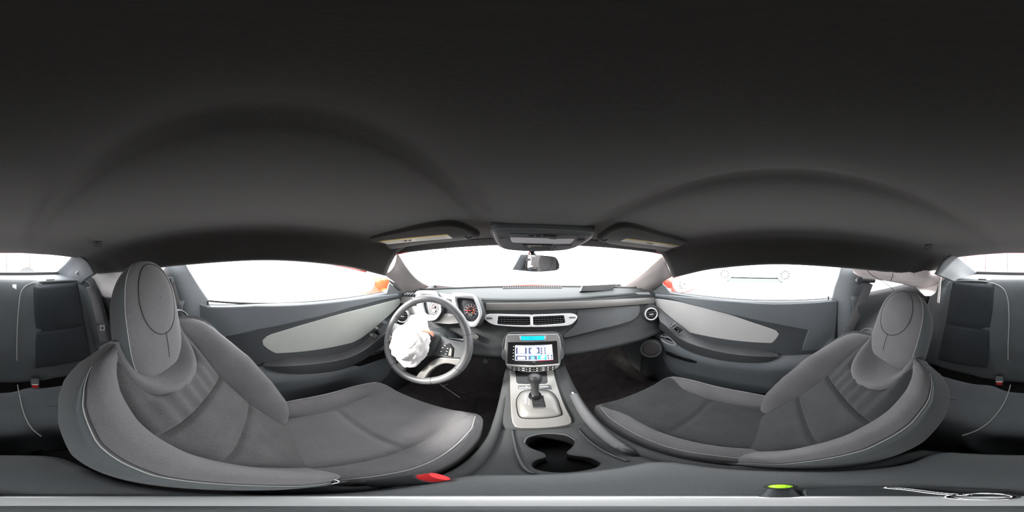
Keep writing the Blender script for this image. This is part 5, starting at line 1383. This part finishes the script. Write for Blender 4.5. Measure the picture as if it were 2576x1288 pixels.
obj('clamp_bar', M().tube(cr([az(2225, 1226, cz + .004), az(2290, 1232, cz + .004), (az(2360, 1241, cz + .004)), az(2440, 1246, cz + .003)], 16), (.0035, .003), 8), CHR, tri, angle=180)
kr = az(2470, 1249, cz + .004)
obj('clamp_ring', M().tube([kr + Vector((.0105 * math.cos(2 * PI * k / 28), .0105 * math.sin(2 * PI * k / 28), 0)) for k in range(28)], .0022, 8, closed=True), CHR, tri, angle=180)
# ------------------------------------------------------------------ outside
o = obj('ground', M().grid(surf([[Vector((x, y, -.15)) for x in (-30, 0, 30)] for y in (-30, 0, 30)], 6, 6)), ASPH)
tag(o, 'pale concrete yard outside the windows', kind='structure')
rows_ = []
for t_ in range(9):
    v = t_ / 8; row = []
    for i in range(13):
        u_ = -1 + i / 6
        y = (base(u_ * .62) + .022) + (2.15 - .12 * u_ * u_ - base(u_ * .62)) * v
        z = .781 - .106 * v - .05 * v * v - .05 * abs(u_) ** 3 + .018 * math.exp(-((u_) / .35) ** 2)
        row.append(Vector((u_ * .80, y, z)))
    rows_.append(row)
tag(obj('bonnet', M().grid(surf(rows_, 30, 36)), REDC, solid=.01, soff=0, angle=180), 'red car bonnet beyond the windscreen', 'bonnet')
def side_mirror(s_, label):
    t = thing('side_mirror', label, 'side mirror', Vector((s_ * .90, .66, .80)))
    if s_ < 0: ol_ = [(889, 700), (896, 695), (940, 694), (972, 699), (976, 708), (970, 724), (958, 736), (940, 741), (900, 738), (889, 725)]
    else: ol_ = [(1671, 704), (1694, 696), (1722, 696), (1750, 698), (1758, 709), (1759, 714), (1755, 723), (1738, 734), (1700, 740), (1688, 736), (1676, 722)]
    nrm = Vector((-s_ * .40, -.92, 0)).normalized()
    F = Frame(Vector((s_ * .92, .645, .80)), Vector((0, 0, 1)).cross(nrm), (0, 0, 1))
    P = cr([F.see(*q) for q in ol_], 50, True); c = sum(P, Vector()) / 50
    mt = ORAC if s_ < 0 else REDC
    obj('housing', M().loft([[c + (p - c) * k + F.n * h for p in P] for k, h in ((.93, .0), (1.0, -.006), (1.02, -.03), (.9, -.09), (.5, -.13))]), mt, t, angle=180)
    if s_ < 0:
        gp = [(890, 703), (898, 697), (934, 697), (943, 706), (940, 722), (930, 733), (902, 735), (891, 724)]
        obj('glass', M().prism(cr([F.see(*q, .004) for q in gp], 40, True), F.n * -.004), MIRR, t)
    else:
        gp = [(1696, 702), (1712, 700), (1742, 702), (1752, 710), (1748, 721), (1732, 731), (1706, 735), (1694, 722), (1692, 712)]
        obj('backing_plate', M().prism(cr([F.see(*q, .004) for q in gp], 40, True), F.n * -.006), WHP, t, label='bare pale backing where the glass is missing')
        cdk = F.see(1721, 714, .006)
        mo = obj('motor_disc', M().lathe([(.0, .004), (.034, .004), (.037, .0), (.037, -.008)], cdk, F.n, 28), mat('grey_motor', (.16, .18, .18), .6), t, angle=40)
        obj('motor_screw', M().lathe([(.0, .008), (.007, .007), (.008, .003)], cdk, F.n, 12), GRN, mo)
        for k in range(8):
            a_ = 2 * PI * k / 8 + .3
            obj('motor_clip', M().box(cdk + F.r * (.036 * math.cos(a_)) + F.u * (.032 * math.sin(a_)), (.012, .006, .014)), GRN, mo)
    obj('mount', M().tube([F.see(*((968, 728) if s_ < 0 else (1682, 728)), -.04), Vector((s_ * .73, .66, .775))], (.035, .022), 10), mt, t, angle=180)
side_mirror(-1, "orange-red door mirror outside the driver's window")
side_mirror(1, "red door mirror with missing glass outside the passenger's window")
# white car parked alongside
X0 = 6.9
pc = thing('parked_car', "white parked car on multi-spoke wheels beyond the passenger's window", 'car', Vector((X0 + .9, .8, -.15)))
side_ = [(-1.15, .26), (-.95, .22), (3.1, .22), (3.35, .28), (3.4, .6), (3.2, .80), (2.1, .98), (1.3, 1.38), (-.2, 1.40), (-1.0, 1.05), (-1.3, .98), (-1.4, .5)]
G = lambda y, z, x=0: Vector((X0 + x, y, -.15 + z))
body = []
for x, k in ((.10, .97), (.0, 1.0), (.0, 1.0), (1.7, 1.0), (1.8, .96)):
    body.append([G(1.0 + (y - 1.0) * k, z if z < .9 else .9 + (z - .9) * (1.0 if x != 0 else 1.0), x) for y, z in side_])
obj('body', M().loft([cr(r, 48, True) for r in body]), WHC, pc, angle=50)
gw = [(1.15, 1.30), (2.0, .98), (.55, .98), (-.85, 1.02), (-.2, 1.32)]
obj('side_glass', M().prism([G(y, z, -.01) for y, z in ((1.25, 1.31), (1.95, 1.0), (-.9, 1.03), (-.2, 1.33))], (.02, 0, 0)), LENS, pc)
for i, (yy) in enumerate((2.37, -.28)):
    c = G(yy, .33, -.02)
    wl = obj('wheel', M().lathe([(.20, .01), (.235, .012), (.245, .0), (.325, .0), (.33, -.02), (.33, -.18)], c, (-1, 0, 0), 40), TYRE, pc, angle=30)
    obj('wheel_disc', M().lathe([(.0, -.03), (.235, -.03)], c, (-1, 0, 0), 36), TYRE, wl)
    for k in range(10):
        a_ = 2 * PI * k / 10
        r0 = Vector((0, math.cos(a_), math.sin(a_)))
        obj('spoke', M().tube([c + r0 * .03 + Vector((-.005, 0, 0)), c + r0 * .23 + Vector((-.002, 0, 0))], (.012, .022), 6), WHC, wl)
    obj('hub_cap', M().lathe([(.0, .012), (.04, .010), (.045, 0)], c, (-1, 0, 0), 16), WHC, wl)
obj('under_car_shade', M().box(G(1.05, .085, .6), (1.2, 2.3, .16)), GRN, pc, label='dark block standing for the shade under the car')  # solid dark block painting in the shade beneath the parked car
# red van parked behind
vn = thing('parked_van', 'large pale red vehicle parked behind the rear window', 'van', Vector((0, -6.5, -.15)))
PKC = mat('faded_red_paint', (.40, .17, .165), .5)
obj('body', M().box(Vector((1.2, -7.2, 1.15)), (5.2, 1.8, 2.3)), PKC, vn, bevel=.12, seg=3)
for x in (-.8, .1, 1.0, 1.9, 2.8):
    obj('panel_seam', M().box(Vector((x, -6.296, 1.2)), (.02, .01, 1.9)), TYRE, vn)
for x in (-.7, 3.0):
    obj('wheel', M().lathe([(.0, .0), (.33, .0), (.36, -.03), (.36, -.22)], Vector((x, -6.28, .21)), (0, 1, 0), 30), TYRE, vn)
